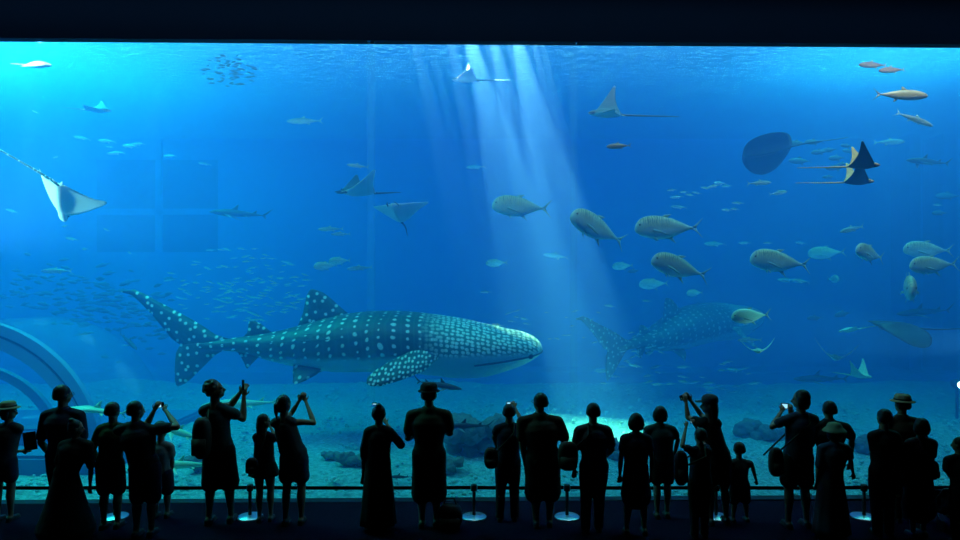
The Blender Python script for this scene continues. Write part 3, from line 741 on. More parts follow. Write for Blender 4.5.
def place(o, px, py, Y, L, yaw=0, pitch=0, roll=0):
    """L = length in pixels before any turn; yaw 0 looks to the picture's right, 180 to its left; pitch raises the head"""
    o.location = at(px, py, Y); s = L / F * Y; o.scale = (s, s, s)
    o.rotation_mode = 'XYZ'
    q = Quaternion((0, 0, 1), R(yaw)) @ Quaternion((0, 1, 0), R(-pitch)) @ Quaternion((1, 0, 0), R(roll))
    o.rotation_euler = q.to_euler()
    return o

used = set()
def put(proto, label, cat, px, py, Y, L, yaw=0, pitch=0, roll=0, group=None):
    o = proto if proto.name not in used else dup(proto)
    used.add(proto.name); place(o, px, py, Y, L, yaw, pitch, roll); tag(o, label, cat, group); return o

TJ = trevally(M_TREV, M_FINF); TB = trevally(M_TREVB, M_FINF)
put(TJ, 'silver jack with its head up and tail down, just right of the pane joint', 'fish', 598, 229, 10.6, 68, 203, 22)
bpy.context.view_layer.update()
put(TJ, 'silver jack with pale bars on its back, swimming level with forked tail spread', 'fish', 668, 228, 10.61, 66, 178, 0)
put(TJ, 'silver jack with bright shining back, lowest of the three beside the second whale shark', 'fish', 680, 268, 10.4, 62, 188, 15)
put(TJ, 'long silver jack with tan back swimming alone right of the trio of jacks', 'fish', 780, 262, 10.6, 62, 183, 6)
put(TJ, 'stout dark green jack with speckled back beside the tank pillar', 'fish', 870, 254, 10.8, 46, 208, 10)
put(TJ, 'dull green jack half hidden behind a brighter one near the right pillar', 'fish', 928, 250, 12.0, 46, 172, 2)
put(TJ, 'green jack with long pectoral fin crossing in front of a duller jack', 'fish', 934, 265, 10.8, 50, 182, -3)
put(TJ, 'green jack seen almost head-on, hanging below the pair by the pillar', 'fish', 909, 287, 10.8, 70, 240, -8)
put(TB, 'bright green glowing jack swimming right at the second whale shark snout', 'fish', 751, 316, 10.0, 42, 188, -4)
put(TJ, 'big pale hazy jack at the foot of the light shaft', 'fish', 521, 207, 11.3, 58, 178, 4)
# far, hazy deep-bodied fish
for (x, y, L, yw, lab) in [(497, 263, 22, 180, 'hazy pale fish under the foot of the light shaft'), (623, 266, 22, 150, 'blue-tinged hazy fish below the head-up silver jack'),
                           (654, 284, 30, 180, 'hazy blue fish under the brightest-backed jack'), (827, 253, 36, 172, 'hazy blue jack between the lone silver jack and the stout green one'),
                           (833, 279, 22, 268, 'small hazy fish seen end-on below the hazy blue jack'), (695, 293, 20, 200, 'faint fish above the second whale shark back')]:
    put(TJ, lab, 'fish', x, y, 14.5, L, yw, -3)
# fish near the surface on the right
SB = slim_fish(M_BROWN, M_FING, 'brown_fish', 1.25); ST = slim_fish(M_TUNA, M_FINF, 'slender_fish', 1.0); SG = slim_fish(M_TREVG, M_FING, 'golden_fish', 1.25)
put(SB, 'brown fish just under the surface, upper one of two overlapping', 'fish', 873, 65, 10.5, 30, 184, 0)
put(SB, 'brown fish just under the surface, lower one of two overlapping', 'fish', 892, 70, 10.3, 29, 186, -4)
put(SG, 'golden-backed fish swimming right below the two brown fish', 'fish', 901, 95, 10.0, 50, -8, -4)
put(ST, 'dark green fish diving to the right under the golden-backed one', 'fish', 914, 119, 10.2, 36, -22, -28)
put(SG, 'small fish with a golden head left of the spotlit rays of sun', 'fish', 619, 146, 10.4, 26, 186, -4)['label'] = 'small fish with a golden head below the pale eagle ray'
put(ST, 'slender blue-green fish alone high in the water left of centre', 'fish', 305, 121, 12.5, 36, 184, -2)
put(ST, 'grey fish near the surface gliding above the hazy shark', 'fish', 889, 142, 13, 32, 0, 2)
put(ST, 'small bright green fish tilted upward left of the dark mantas', 'fish', 358, 166, 12, 22, 186, 6)
put(ST, 'thin white-sided fish curving under the big stingray', 'fish', 759, 183, 11.5, 27, 10, 4)
put(ST, 'thin pale fish below the white-sided one, nose up', 'fish', 778, 193, 12, 24, 20, 10)
put(ST, 'slim greenish fish with raised tail above the stout dark jack', 'fish', 852, 229, 12, 30, 195, -12)
put(ST, 'bright cyan fish left of the tail of the big whale shark', 'fish', 57, 271, 12, 30, 186, 0)
put(ST, 'upper fish of a pale pair hanging left of the first pane joint', 'fish', 331, 229, 13, 26, 186, -2)
put(ST, 'lower fish of a pale pair hanging left of the first pane joint', 'fish', 341, 234, 13, 20, 182, 0)
put(TJ, 'leftmost of three pale green fish above the big dorsal fin', 'fish', 326, 266, 13, 24, 190, -4)
put(TJ, 'middle of three pale green fish above the big dorsal fin, highest', 'fish', 340, 261, 13.2, 22, 186, -4)
put(ST, 'rightmost of three pale green fish above the big dorsal fin', 'fish', 360, 268, 13, 26, 184, -4)
put(ST, 'small pale remora over the head of the big whale shark', 'fish', 498, 325, 12.4, 13, 196, 10)
put(ST, 'faint greenish fish above the bright cyan crescent-shaped ray', 'fish', 750, 340, 13, 26, 184, 0)
# ---- sharks
SH = shark(M_SHRK); SHG = shark(M_SHRKG, 'pale_green_shark'); GF = shark(M_SHRKG, 'guitarfish', 1, True)
put(SH, 'small dark shark under the chin of the big whale shark', 'shark', 438, 385, 10.3, 50, -12, -8)
put(SH, 'dark shark with a tall fin half hidden behind the man in the hat', 'shark', 468, 426, 10.0, 50, 184, 0)
put(SH, 'long dim grey shark with curved tail, left of the first pane joint high up', 'shark', 240, 214, 14.5, 60, 182, 4)
put(SH, 'small dark shark slanting down beneath the whale shark tail, inside the fish shoal', 'shark', 128, 341, 13.7, 34, -30, -28)
put(SH, 'tiny dark shark beside the shoal on the far left', 'shark', 84, 334, 14, 18, 20, 8)
put(SH, 'hazy grey shark entering from the right edge near the surface', 'shark', 929, 162, 13, 52, 190, 2)
put(SH, 'long hazy shark cruising low near the sand right of centre', 'shark', 822, 379, 15, 58, 182, 0)
put(SH, 'dim shark with tail behind the green jacks at the right edge', 'shark', 925, 312, 15, 60, 184, -4)
put(SHG, 'pale green shark low behind the man raising a camera with both arms', 'shark', 184, 434, 10.0, 62, 168, 14)
put(SHG, 'long greenish shark above the sand behind the long-haired girl', 'shark', 242, 404, 11.4, 80, 184, -2)
put(GF, 'pale green guitarfish with trailing tail behind the tall man with glasses', 'guitarfish', 97, 411, 10.2, 72, 172, 4)
put(SHG, 'broad green shark resting low over the sand behind the small child', 'shark', 187, 465, 9.7, 66, 182, 0)
put(SH, 'dark fish-like shark over the gravel beside the woman in the long skirt', 'shark', 372, 455, 11, 30, 184, 0)
put(SH, 'small dark shark close to the gravel behind the long skirt', 'shark', 401, 477, 9.8, 26, 178, 0)
# ---- rays
r = ray(RM_EAGLE, 'eagle_ray', lw=(.03, .36), rw=(.02, .10), tail=.9, bend=1.2)
put(r, 'white-bellied spotted eagle ray banking with one wing raised at the far left', 'ray', 61, 201, 10.2, 84)
basis(r, (.1, .62, -.7), None, (.5, .6, .55))
r = ray(RM_EAGLE, 'eagle_ray', lw=(.02, .1), rw=(.0, .55), tail=.9)
put(r, 'white-edged eagle ray with raised wing in the top of the light shaft', 'ray', 466, 80, 12.3, 46, 186, 0, 0)
r = ray(RM_GREY, 'eagle_ray', lw=(.0, .12), rw=(.0, .42), tail=.9)
put(r, 'pale grey eagle ray with an upright wing and thin tail, right of the light shaft', 'ray', 607, 114, 10.4, 62, 172, 6, -20)
r = ray(two_tone('white_ray', (.8, .84, .8), (.92, .92, .9)), 'white_ray', lw=(.0, .02), rw=(.0, .02), tail=.3)
put(r, 'bright white ray seen edge-on just under the surface, top left corner', 'ray', 37, 65, 9.9, 46, 5, 2, 25)
r = ray(RM_EAGLE, 'eagle_ray', lw=(.0, .25), rw=(.0, .06), tail=.5)
put(r, 'pale-headed ray with a dark raised wing below the edge-on white one', 'ray', 97, 110, 12.0, 44, 8, 0, 10)
r = ray(RM_GOLD, 'golden_ray', lw=(.0, .45), rw=(.0, .40), tail=.9)
put(r, 'upper of two dark rays with golden backs near the surface', 'ray', 862, 166, 10.2, 52, -20, 0, 2)
put(r, 'lower of two dark rays with golden backs near the surface', 'ray', 857, 182, 10.9, 50, -17, 0, 2)
r = ray(RM_STING, 'stingray', round_=True, lw=(.03, -.05), rw=(.03, -.10), tail=.9, chord=.42)
put(r, 'large dim blue stingray with long pointed tail near the two golden-backed rays', 'ray', 766, 151, 12.4, 62, 168, -8, 28)
r = ray(RM_MANTA, 'manta_ray', lw=(.0, .35), rw=(.0, .20), manta=True, tail=.4)
put(r, 'dark manta ray with one wing up, upper of a close pair', 'manta ray', 358, 192, 11.9, 72, 205, 0, -14)
r = ray(RM_MANTA, 'manta_ray', lw=(.02, .25), rw=(.02, .25), manta=True, tail=.4)
put(r, 'manta ray with a pale belly, lower of a close pair', 'manta ray', 397, 213, 11.9, 62, 255, 34, 4)
r = ray(RM_GREEN, 'crescent_ray', lw=(-.02, .36), rw=(-.02, .36), tail=.5)
put(r, 'bright cyan crescent-shaped ray facing the glass under the glowing green jack', 'ray', 758, 351, 10.0, 36, 255, 4, 3)
r = ray(RM_GREEN, 'eagle_ray', lw=(-.02, .45), rw=(-.02, .45), tail=.5)
put(r, 'green and white ray with two upright wings low on the right', 'ray', 860, 376, 11.4, 36, -50, 0, 0)
r = ray(RM_GREY, 'eagle_ray', lw=(.0, .4), rw=(.0, .4), tail=.6)
put(r, 'hazy pale ray with upturned wingtips left of the tank pillars', 'ray', 835, 358, 13.2, 44, 250, 0, -8)
r = ray(RM_STING, 'stingray', round_=True, lw=(.02, -.1), rw=(.02, -.1), tail=.9, chord=.42)
put(r, 'dark blue stingray with wide wing and green head beside the tank pillars', 'ray', 899, 328, 11.6, 66, 190, 2, -20)
r = ray(RM_GREEN, 'shovelnose_ray', lw=(0, .05), rw=(0, .05), tail=.7)
put(r, 'thin pale ray tilted on edge at the nose of the dark blue stingray', 'ray', 850, 330, 12.2, 34, 160, -10, 8)

# ---- small hazy fish, each its own object
rnd = random.Random(7)
P_SM = slim_fish(M_SILV, M_SILV, 'small_fish', 1.15, False); P_DK = slim_fish(mat('grey_fish', (.09, .17, .20), .5), None, 'small_fish', 1.5, False); P_SH = slim_fish(mat('dim_fish', (.05, .13, .17), .5), None, 'shoal_fish', 1.4, False); P_SD = slim_fish(M_SILV, M_SILV, 'sardine', .95, False)
def small(proto, px, py, Y, L, yaw, pitch, label, group):
    o = proto if proto.name not in used else proto.copy()
    if proto.name in used: COL.objects.link(o)
    used.add(proto.name)
    place(o, px, py, Y, L, yaw, pitch, 0); tag(o, label, 'fish', group); return o
for (x, y, L) in [(797, 143, 19), (814, 142, 20), (820, 152, 19), (829, 150, 17), (837, 158, 20), (847, 146, 14), (849, 151, 14), (857, 157, 14), (836, 168, 20), (829, 177, 13), (800, 161, 24), (843, 164, 12)]:
    small(P_DK, x, y, 13 + rnd.random(), L, 184 + rnd.uniform(-14, 14), rnd.uniform(-6, 6), 'grey fish in the loose school between the big stingray and the golden-backed rays', 'grey fish school near the surface')
for (x, y, L) in [(672, 190, 10), (677, 197, 14), (684, 192, 10), (690, 195, 10), (697, 193, 10), (706, 188, 11), (714, 186, 14), (720, 183, 15), (679, 207, 16), (727, 210, 12), (735, 209, 12), (738, 203, 12)]:
    small(P_SM, x, y, 12.4 + rnd.random(), L, 185 + rnd.uniform(-25, 25), rnd.uniform(-12, 12), 'small green fish in the cluster above the level silver jack', 'small green fish above the jacks')
for (x, y, L) in [(82, 138, 15), (107, 141, 18), (116, 153, 17), (130, 146, 19), (138, 144, 15), (170, 156, 15), (205, 164, 12)]:
    small(P_SM, x, y, 13.5 + rnd.random(), L, 185 + rnd.uniform(-20, 20), rnd.uniform(-8, 8), 'faint pale fish above the dark back windows', 'faint fish above the back windows')
for (x, y, L) in [(14, 70, 8), (36, 112, 8), (65, 226, 9), (72, 239, 14), (85, 249, 12), (107, 230, 8), (110, 147, 8), (130, 253, 8), (12, 211, 12), (56, 157, 8), (93, 205, 7)]:
    small(P_SM, x, y, 13 + rnd.random() * 2, L, 175 + rnd.uniform(-30, 30), rnd.uniform(-15, 25), 'tiny pale fish in the bright water around the banking eagle ray', 'tiny fish on the bright left side')
# the silver shoal left of the big dorsal fin
for k in range(150):
    while True:
        a = rnd.random() * 2 * PI; q = math.sqrt(rnd.random()); x = 238 + 72 * q * math.cos(a); y = 285 + 38 * q * math.sin(a)
        if rnd.random() < 1 - .35 * q: break
    small(P_SD, x, y, rnd.uniform(13.2, 16.5), rnd.uniform(7, 12), 180 + rnd.uniform(-25, 25), rnd.uniform(-18, 22), 'silver sardine in the shoal over the whale shark tail', 'sardine shoal over the whale shark tail')
# the dense dim shoal on the far left
for k in range(215):
    x = rnd.betavariate(2.2, 1.6) * 185 - 10; x = min(x, 178); cy = 292 + x * .10 + (x - 90) * .10
    y = rnd.gauss(cy, 11 + x * .06)
    small(P_SH, x, y, rnd.uniform(14.6, 17), rnd.uniform(9, 15), 180 + rnd.uniform(-30, 30), rnd.uniform(-16, 16), 'dim blue-grey fish in the dense shoal left of the whale shark tail', 'dense shoal left of the whale shark tail')
# others scattered
for (x, y, L, t) in [(556, 256, 26, 0), (634, 271, 14, 1), (715, 244, 22, 0), (800, 281, 19, 0), (727, 186, 12, 0), (768, 243, 10, 0), (745, 243, 14, 0), (801, 243, 13, 0), (940, 213, 18, 1), (938, 205, 10, 0),
                     (948, 196, 26, 1), (815, 318, 19, 1), (843, 314, 21, 1), (787, 280, 20, 0), (735, 370, 18, 0), (728, 362, 12, 0), (610, 306, 12, 0), (647, 301, 10, 0), (486, 292, 12, 0), (476, 167, 20, 0)]:
    small((P_DK if t else P_SM), x, y, 14.5 + rnd.random() * 1.5, L, 183 + rnd.uniform(-12, 12), rnd.uniform(-8, 8), 'hazy blue fish scattered in the open water around the jacks', 'hazy fish in the open water')
for k in range(26):
    small(P_SM, rnd.gauss(645, 9), rnd.gauss(347, 9), rnd.uniform(14.5, 16), rnd.uniform(6, 10), 180 + rnd.uniform(-40, 40), rnd.uniform(-30, 30), 'tiny fish in the knot under the tail of the second whale shark', 'knot of tiny fish')
for k in range(34):
    small(P_SM, rnd.uniform(505, 600), rnd.uniform(310, 345), rnd.uniform(15, 17), rnd.uniform(5, 9), 180 + rnd.uniform(-30, 30), rnd.uniform(-20, 20), 'tiny faint fish right of the big whale shark snout', 'faint fish right of the snout')
for k in range(30):
    small(P_SM, rnd.uniform(600, 760), rnd.uniform(364, 392), rnd.uniform(14, 17), rnd.uniform(8, 15), 180 + rnd.uniform(-20, 20), rnd.uniform(-12, 12), 'tiny faint fish over the far gravel right of centre', 'faint fish over the far gravel')

for k in range(70):
    a = rnd.random() * 2 * PI; q = math.sqrt(rnd.random())
    small(P_SH, 229 + 27 * q * math.cos(a), 71 + 17 * q * math.sin(a), rnd.uniform(11.2, 12.2), rnd.uniform(5, 9), rnd.uniform(-30, 30), rnd.uniform(-14, 14), 'small dark fish packed just beneath the surface above the dark windows', 'dark fish patch near the surface')
# ---------------------------------------------------------------- people
def skin_m(n, c): return mat(n, c, .55, noise=.08, nscale=9)
SK = [skin_m('skin', (.24, .15, .10)), skin_m('tan_skin', (.18, .11, .07))]
HAIR = mat('black_hair', (.012, .010, .010), .45, bump=.004, bscale=60)
HAIRB = mat('brown_hair', (.035, .02, .014), .5, bump=.004, bscale=60)
def cloth(n, c): return mat(n, c, .9, noise=.15, nscale=14, bump=.006, bscale=16)
CL = {k: cloth(k + '_cloth', v) for k, v in dict(black=(.012, .012, .014), navy=(.012, .018, .04), grey=(.05, .05, .055), white=(.22, .22, .22), olive=(.03, .035, .02), brown=(.04, .025, .015),
      denim=(.025, .04, .07), wine=(.05, .01, .015), beige=(.15, .13, .10), teal=(.015, .05, .055), green=(.04, .06, .02)).items()}
M_SHOE = mat('dark_shoe', (.02, .02, .02), .6); M_SHOEW = mat('pale_shoe', (.35, .35, .35), .6)
M_PLASTIC = mat('black_plastic', (.015, .015, .017), .35)
M_SCREEN = mat('lit_screen', (.02, .02, .02), .2, emit=(.35, .8, 1), estr=1.3)
M_STRAW = mat('straw_hat', (.25, .20, .11), .9, bump=.004, bscale=80)
M_LEATH = mat('bag_leather', (.03, .022, .02), .6)

def remesh(bm, vox, it=2):
    """melt overlapping limbs into one continuous skin"""
    me = bpy.data.meshes.new('tmp'); bmesh.ops.recalc_face_normals(bm, faces=bm.faces); bm.to_mesh(me); bm.free()
    o = bpy.data.objects.new('tmp', me); COL.objects.link(o)
    r = o.modifiers.new('r', 'REMESH'); r.mode = 'VOXEL'; r.voxel_size = vox; r.adaptivity = 0
    if it:
        s = o.modifiers.new('s', 'SMOOTH'); s.factor = .5; s.iterations = it
    dg = bpy.context.evaluated_depsgraph_get(); ev = o.evaluated_get(dg)
    out = bpy.data.meshes.new_from_object(ev); bpy.data.objects.remove(o); bpy.data.meshes.remove(me)
    return out

def hand(bm, wrist, elbow, s, curl=.5, side=1):
    """palm, four unequal bent fingers and a thumb from the palm's side"""
    W, E = Vector(wrist), Vector(elbow); d = (W - E).normalized()
    lat = d.cross(Vector((0, 1, 0)));
    if lat.length < .2: lat = Vector((1, 0, 0))
    lat.normalize(); fw = lat.cross(d).normalized()
    if fw.y < 0: fw = -fw
    palm = W + d * .075 * s
    tube(bm, [W, W + d * .04 * s, palm + d * .005 * s], [.024 * s, .034 * s, .034 * s], 10, [.75, .5, .5], up=fw)
    for k, (o_, L) in enumerate([(-.030, .058), (-.010, .070), (.010, .066), (.029, .052)]):
        b = palm + lat * o_ * s * 1.05 + d * .012 * s
        m1 = b + (d * math.cos(curl * .5) + fw * math.sin(curl * .5)) * L * .5 * s
        m2 = m1 + (d * math.cos(curl * 1.3) + fw * math.sin(curl * 1.3)) * L * .35 * s
        m3 = m2 + (d * math.cos(curl * 2.0) + fw * math.sin(curl * 2.0)) * L * .28 * s
        tube(bm, [b, m1, m2, m3], [.0095 * s, .0088 * s, .008 * s, .0068 * s], 7)
    b = W + d * .03 * s + lat * side * .026 * s
    m1 = b + (d * .6 + lat * side * .75 + fw * .2).normalized() * .034 * s; m2 = m1 + (d * .85 + lat * side * .15 + fw * .45).normalized() * .030 * s
    tube(bm, [b, m1, m2], [.012 * s, .0105 * s, .0085 * s], 7)

def person(label, px, foot, top, Y=None, face=0, tilt=0, arms=((0, 0), (0, 0)), legs=None, shirt='black', low='trousers', lowc='navy', hem=None, hair='short', hat=None,
           bulk=1.0, sleeve=.55, sk=0, female=False, group=None, headx=0, nod=0, shoe=0, lean=0, flare=1.0, child=False, extra=None, shw=None):
    """px: feet centre; foot / top: pixel rows of soles and crown. arms: two of (elbow px,py,dy, wrist px,py,dy) or None for hanging.
    face: turn of the head about the vertical (0 looks at the tank, + to the picture's left)"""
    if Y is None: Y = CAMH * F / (foot - HZ)
    pm = F / Y                     # pixels per metre
    O = Vector((at(px, foot, Y).x, Y, 0))
    H = (foot - top) / pm * 1.0
    s = H / 1.70 if not child else H / 1.55
    def P(x, y, dy=0.0):          # a pixel in the figure's own plane, brought to the figure's frame
        yy = Y + dy; v = at(x, y, yy); return v - O
    hd = .118 * s * (1.18 if child else 1.0)   # half height of the head
    hx = px + headx
    hc = P(hx, top, 0) - Vector((0, 0, hd * 1.0)); 
    lx = lean
    neck = hc - Vector((headx * .3 / pm * 0, 0, hd * 1.28)); chest_z = neck.z - .10 * s
    z_sh = neck.z - .055 * s; z_hip = .52 * H if not child else .47 * H; z_wa = z_hip + .13 * s
    sw = (shw / 2 / pm if shw else (.185 if not female else .160) * s * bulk); hw = (.155 if not female else .165) * s * bulk
    cx = neck.x; bx = (lx / pm)
    hipc = Vector((bx, .0, z_hip)); wai = Vector((bx * .7 + cx * .3, .0, z_wa)); che = Vector((cx * .8 + bx * .2, .0, chest_z - .08 * s))
    neck.y = .0
    sj = sw - .046 * s * bulk ** .5
    SH = [Vector((cx - sj, 0, z_sh - .022 * s)), Vector((cx + sj, 0, z_sh - .022 * s))]
    AN = []
    for k in (0, 1):
        sg = -1 if k == 0 else 1
        if arms[k] and len(arms[k]) == 6:
            e = P(arms[k][0], arms[k][1], arms[k][2]); w_ = P(arms[k][3], arms[k][4], arms[k][5])
        else:
            e = SH[k] + Vector((sg * .055 * s, -.02, -.29 * s)); w_ = e + Vector((-sg * .0 * s, .06 * s, -.245 * s))
        AN.append((e, w_))
    L = legs or [(-.085, 0.0), (.085, .03)]
    hipj = [Vector((hipc.x - .085 * s * bulk, 0, z_hip - .02 * s)), Vector((hipc.x + .085 * s * bulk, 0, z_hip - .02 * s))]
    AK, KN = [], []
    for k in (0, 1):
        ax, ay = L[k]; a = Vector((ax * s, ay, .075 * s)); AK.append(a)
        KN.append((hipj[k] + a) / 2 + Vector((0, .03 * s, .02 * s)))
    # ---- body: one continuous skin
    bm = bmesh.new()
    b = bulk
    tube(bm, [hipc - Vector((0, 0, .03 * s)), hipc + Vector((0, 0, .05 * s)), wai, che, Vector((cx, 0, z_sh - .05 * s)), Vector((cx, 0, z_sh + .010 * s))],
         [hw * .92, hw * .96, hw * .82, sw * .80, sw * .66, sw * .36], 18, [.72, .72, .74, .70, .66, .80], up=(0, 1, 0))
    tube(bm, [Vector((cx, -.005, z_sh - .02 * s)), Vector((cx, 0, neck.z)), hc - Vector((0, 0, hd * .55))], [.068 * s, .054 * s, .054 * s], 12)
    Rz = Matrix.Rotation(R(face), 3, 'Z') @ Matrix.Rotation(R(nod), 3, 'X')   # +Y is where the face looks
    def hp(x, y, z): return hc + Rz @ Vector((x * hd, y * hd, z * hd))
    q = Rz.to_quaternion()
    ellipsoid(bm, hp(0, -.06, .14), (.70 * hd, .80 * hd, .84 * hd), 18, q)
    ellipsoid(bm, hp(0, .18, -.34), (.56 * hd, .60 * hd, .62 * hd), 14, q)
    ellipsoid(bm, hp(0, .46, -.66), (.26 * hd, .26 * hd, .22 * hd), 10, q)          # chin
    tube(bm, [hp(0, .70, .08), hp(0, .84, -.16), hp(0, .90, -.26)], [.07 * hd, .10 * hd, .13 * hd], 8)   # nose
    tube(bm, [hp(-.2, .70, -.46), hp(0, .78, -.45), hp(.2, .70, -.46)], [.05 * hd, .085 * hd, .05 * hd], 8)  # lips
    for sg in (-1, 1):
        ellipsoid(bm, hp(sg * .72, -.02, -.05), (.09 * hd, .18 * hd, .25 * hd), 10, q)   # ears
        tube(bm, [hp(sg * .12, .72, .16), hp(sg * .38, .66, .17)], [.06 * hd, .06 * hd], 6)   # brow
    ua, fa = .047 * s * b ** .6, .037 * s * b ** .5
    if female: ua, fa = ua * .86, fa * .86
    for k in (0, 1):
        e, w_ = AN[k]; sg = -1 if k == 0 else 1
        sh = SH[k]
        tube(bm, [Vector((cx + sg * .03 * s, 0, z_sh + .012 * s)), Vector((cx, 0, z_sh - .006 * s)).lerp(sh, .55), sh + Vector((0, 0, -.018 * s))], [.040 * s, .050 * s, .052 * s * b ** .5], 12)
        tube(bm, [sh + Vector((0, 0, -.02 * s)), sh.lerp(e, .35), e], [.052 * s * b ** .5, ua * 1.05, ua * .82], 12)
        tube(bm, [e, e.lerp(w_, .3), e.lerp(w_, .75), w_], [ua * .85, fa * 1.12, fa * .8, fa * .68], 12)
        hand(bm, w_, e, s * (.95 if not child else .9), .7 if arms[k] else .35, -sg)
    th = .088 * s * b ** .7
    for k in (0, 1):
        h_, kn, a = hipj[k], KN[k], AK[k]
        tube(bm, [h_ + Vector((0, 0, .03 * s)), h_.lerp(kn, .4), kn], [th * 1.02, th * .92, th * .62], 14)
        tube(bm, [kn, kn.lerp(a, .3) + Vector((0, -.018 * s, 0)), kn.lerp(a, .75), a], [th * .62, th * .66, th * .42, th * .38], 12)
        tube(bm, [a + Vector((0, -.03 * s, -.02 * s)), a + Vector((0, .02 * s, -.035 * s)), a + Vector((0, .13 * s, -.052 * s))], [.036 * s, .036 * s, .028 * s], 10, [1, .9, .7])
    me = remesh(bm, .0085 if H > 1.2 else .007, 2)
    body = link('person', me, SK[sk]); body.location = O
    tag(body, label, 'person', group)
    def kid(name, bm2, m, vox=.014, it=3):
        if vox: return link(name, remesh(bm2, vox, it), m, body)
        return from_bm(name, bm2, m, body)
    # eyes
    for sg in (-1, 1):
        b2 = bmesh.new(); ellipsoid(b2, hp(sg * .27, .70, .02), (.10 * hd, .07 * hd, .07 * hd), 8, q); kid('eye', b2, M_EYE, 0)
    # ---- clothes
    b2 = bmesh.new(); g = .010 * s + .004
    zb = z_hip - .04 * s
    tube(b2, [Vector((hipc.x, 0, zb)), Vector((hipc.x, 0, z_hip + .06 * s)), wai, che, Vector((cx, 0, z_sh - .05 * s)), Vector((cx, 0, z_sh - .01 * s))],
         [hw * 1.0 + g, hw * .98 + g, hw * .88 + g * 1.2, sw * .82 + g, sw * .68 + g, sw * .38 + g], 20, [.74, .74, .78, .74, .70, .82], up=(0, 1, 0))
    for k in (0, 1):
        e, w_ = AN[k]; sh = SH[k]
        sg = -1 if k == 0 else 1
        tube(b2, [Vector((cx + sg * .035 * s, 0, z_sh + .008 * s)), Vector((cx, 0, z_sh - .008 * s)).lerp(sh, .55), sh + Vector((0, 0, -.02 * s))], [.042 * s + g, .052 * s + g, .054 * s * b ** .5 + g], 12)
        if sleeve > 0:
            sl = min(sleeve, 1.0); end = sh.lerp(e, sl)
            tube(b2, [sh + Vector((0, 0, -.02 * s)), sh.lerp(e, sl * .5), end], [.054 * s * b ** .5 + g, ua * 1.12 + g, ua * 1.02 + g * 1.4], 12)
            if sleeve > 1:
                tube(b2, [e, e.lerp(w_, .5 * (sleeve - 1) * 2 * .9), e.lerp(w_, min(.92, sleeve - 1))], [ua + g, fa * 1.1 + g, fa * .9 + g], 12)
    if low == 'dress':
        # dress: bodice and skirt are one garment
        zb2 = max(.02, z_hip - (hem or .4) * s)
        tube(b2, [Vector((hipc.x, 0, zb2 + .03)), Vector((hipc.x, 0, (zb2 + z_hip) / 2)), Vector((hipc.x, 0, z_hip))], [hw * 1.25 * flare, hw * 1.15 * (1 + (flare - 1) * .5), hw + g], 22, [.8, .8, .76], up=(0, 1, 0))
    kid('dress' if low == 'dress' else 'shirt', b2, CL[shirt])
    if low in ('trousers', 'shorts', 'loose'):
        b2 = bmesh.new()
        tube(b2, [Vector((hipc.x, 0, z_hip - .05 * s)), Vector((hipc.x, 0, z_hip + .07 * s))], [hw + g, hw * .92 + g], 18, [.76, .76], up=(0, 1, 0))
        for k in (0, 1):
            h_, kn, a = hipj[k], KN[k], AK[k]
            if low == 'shorts':
                fr = hem if hem else .8; ek = h_.lerp(kn, fr) if fr <= 1 else kn.lerp(a, fr - 1)
                tube(b2, [h_ + Vector((0, 0, .02 * s)), h_.lerp(kn, .45), ek], [th * 1.04 + g, th * 1.0 + g * 1.2, th * .95 * flare + g * 1.3], 14)
            else:
                wd = 1.0 if low == 'trousers' else 1.35
                tube(b2, [h_ + Vector((0, 0, .02 * s)), h_.lerp(kn, .45), kn, kn.lerp(a, .5), a + Vector((0, 0, -.01))],
                     [th * 1.04 + g, (th * .98 + g) * wd ** .5, (th * .72 + g) * wd, (th * .62 + g) * wd, (th * .55 + g) * wd], 14)
        kid('shorts' if low == 'shorts' else 'trousers', b2, CL[lowc])
    elif low == 'skirt':
        b2 = bmesh.new(); zb2 = max(.03, z_hip - (hem or .4) * s)
        n = 40; rs = []
        for i in range(9):
            u = i / 8; z = z_hip + .10 * s + (zb2 - z_hip - .10 * s) * u; r0 = (hw * .90 + g) * (1 - u) ** 1 + u * hw * 1.3 * flare; rr = []
            r0 = hw * .86 + g + (hw * 1.25 * flare - hw * .86) * (u ** .8)
            for j in range(n):
                t = 2 * PI * j / n; f = 1 + .05 * u * math.sin(t * 9 + 1.3 * math.sin(t * 2))
                rr.append((hipc.x * (1 - u * .3) + r0 * f * math.cos(t), r0 * .76 * f * math.sin(t), z))
            rs.append(rr)
        rings(b2, rs); kid('skirt', b2, CL[lowc], 0)
    for k in (0, 1):
        a = AK[k]; b2 = bmesh.new()
        tube(b2, [a + Vector((0, -.035 * s, -.035 * s)), a + Vector((0, .04 * s, -.038 * s)), a + Vector((0, .14 * s, -.048 * s))], [.042 * s, .042 * s, .034 * s], 12, [1, .85, .7])
        box(b2, a.x - .038 * s, a.x + .038 * s, a.y - .075 * s, a.y + .17 * s, -.0, .022 * s, .008)
        kid('shoe', b2, M_SHOEW if shoe else M_SHOE, .007, 2)
    # ---- hair
    b2 = bmesh.new(); hm = HAIR if sk == 0 else HAIRB
    if hair != 'bald':
        ellipsoid(b2, hp(0, -.16, .26), (.78 * hd, .80 * hd, .82 * hd), 18, q)
        for k in range(9):
            t = PI * k / 8; ellipsoid(b2, hp(.62 * math.cos(t), -.30 - .40 * math.sin(t), .0 - .1 * math.sin(t)), (.22 * hd, .26 * hd, .40 * hd), 8, q)
    if hair == 'bob':
        for k in range(13):
            t = -.25 + (PI + .5) * k / 12; tube(b2, [hp(.66 * math.cos(t), -.14 - .52 * math.sin(t), .25), hp(.76 * math.cos(t), -.14 - .56 * math.sin(t), -.35), hp(.66 * math.cos(t), -.12 - .48 * math.sin(t), -.82)], [.24 * hd, .25 * hd, .17 * hd], 8)
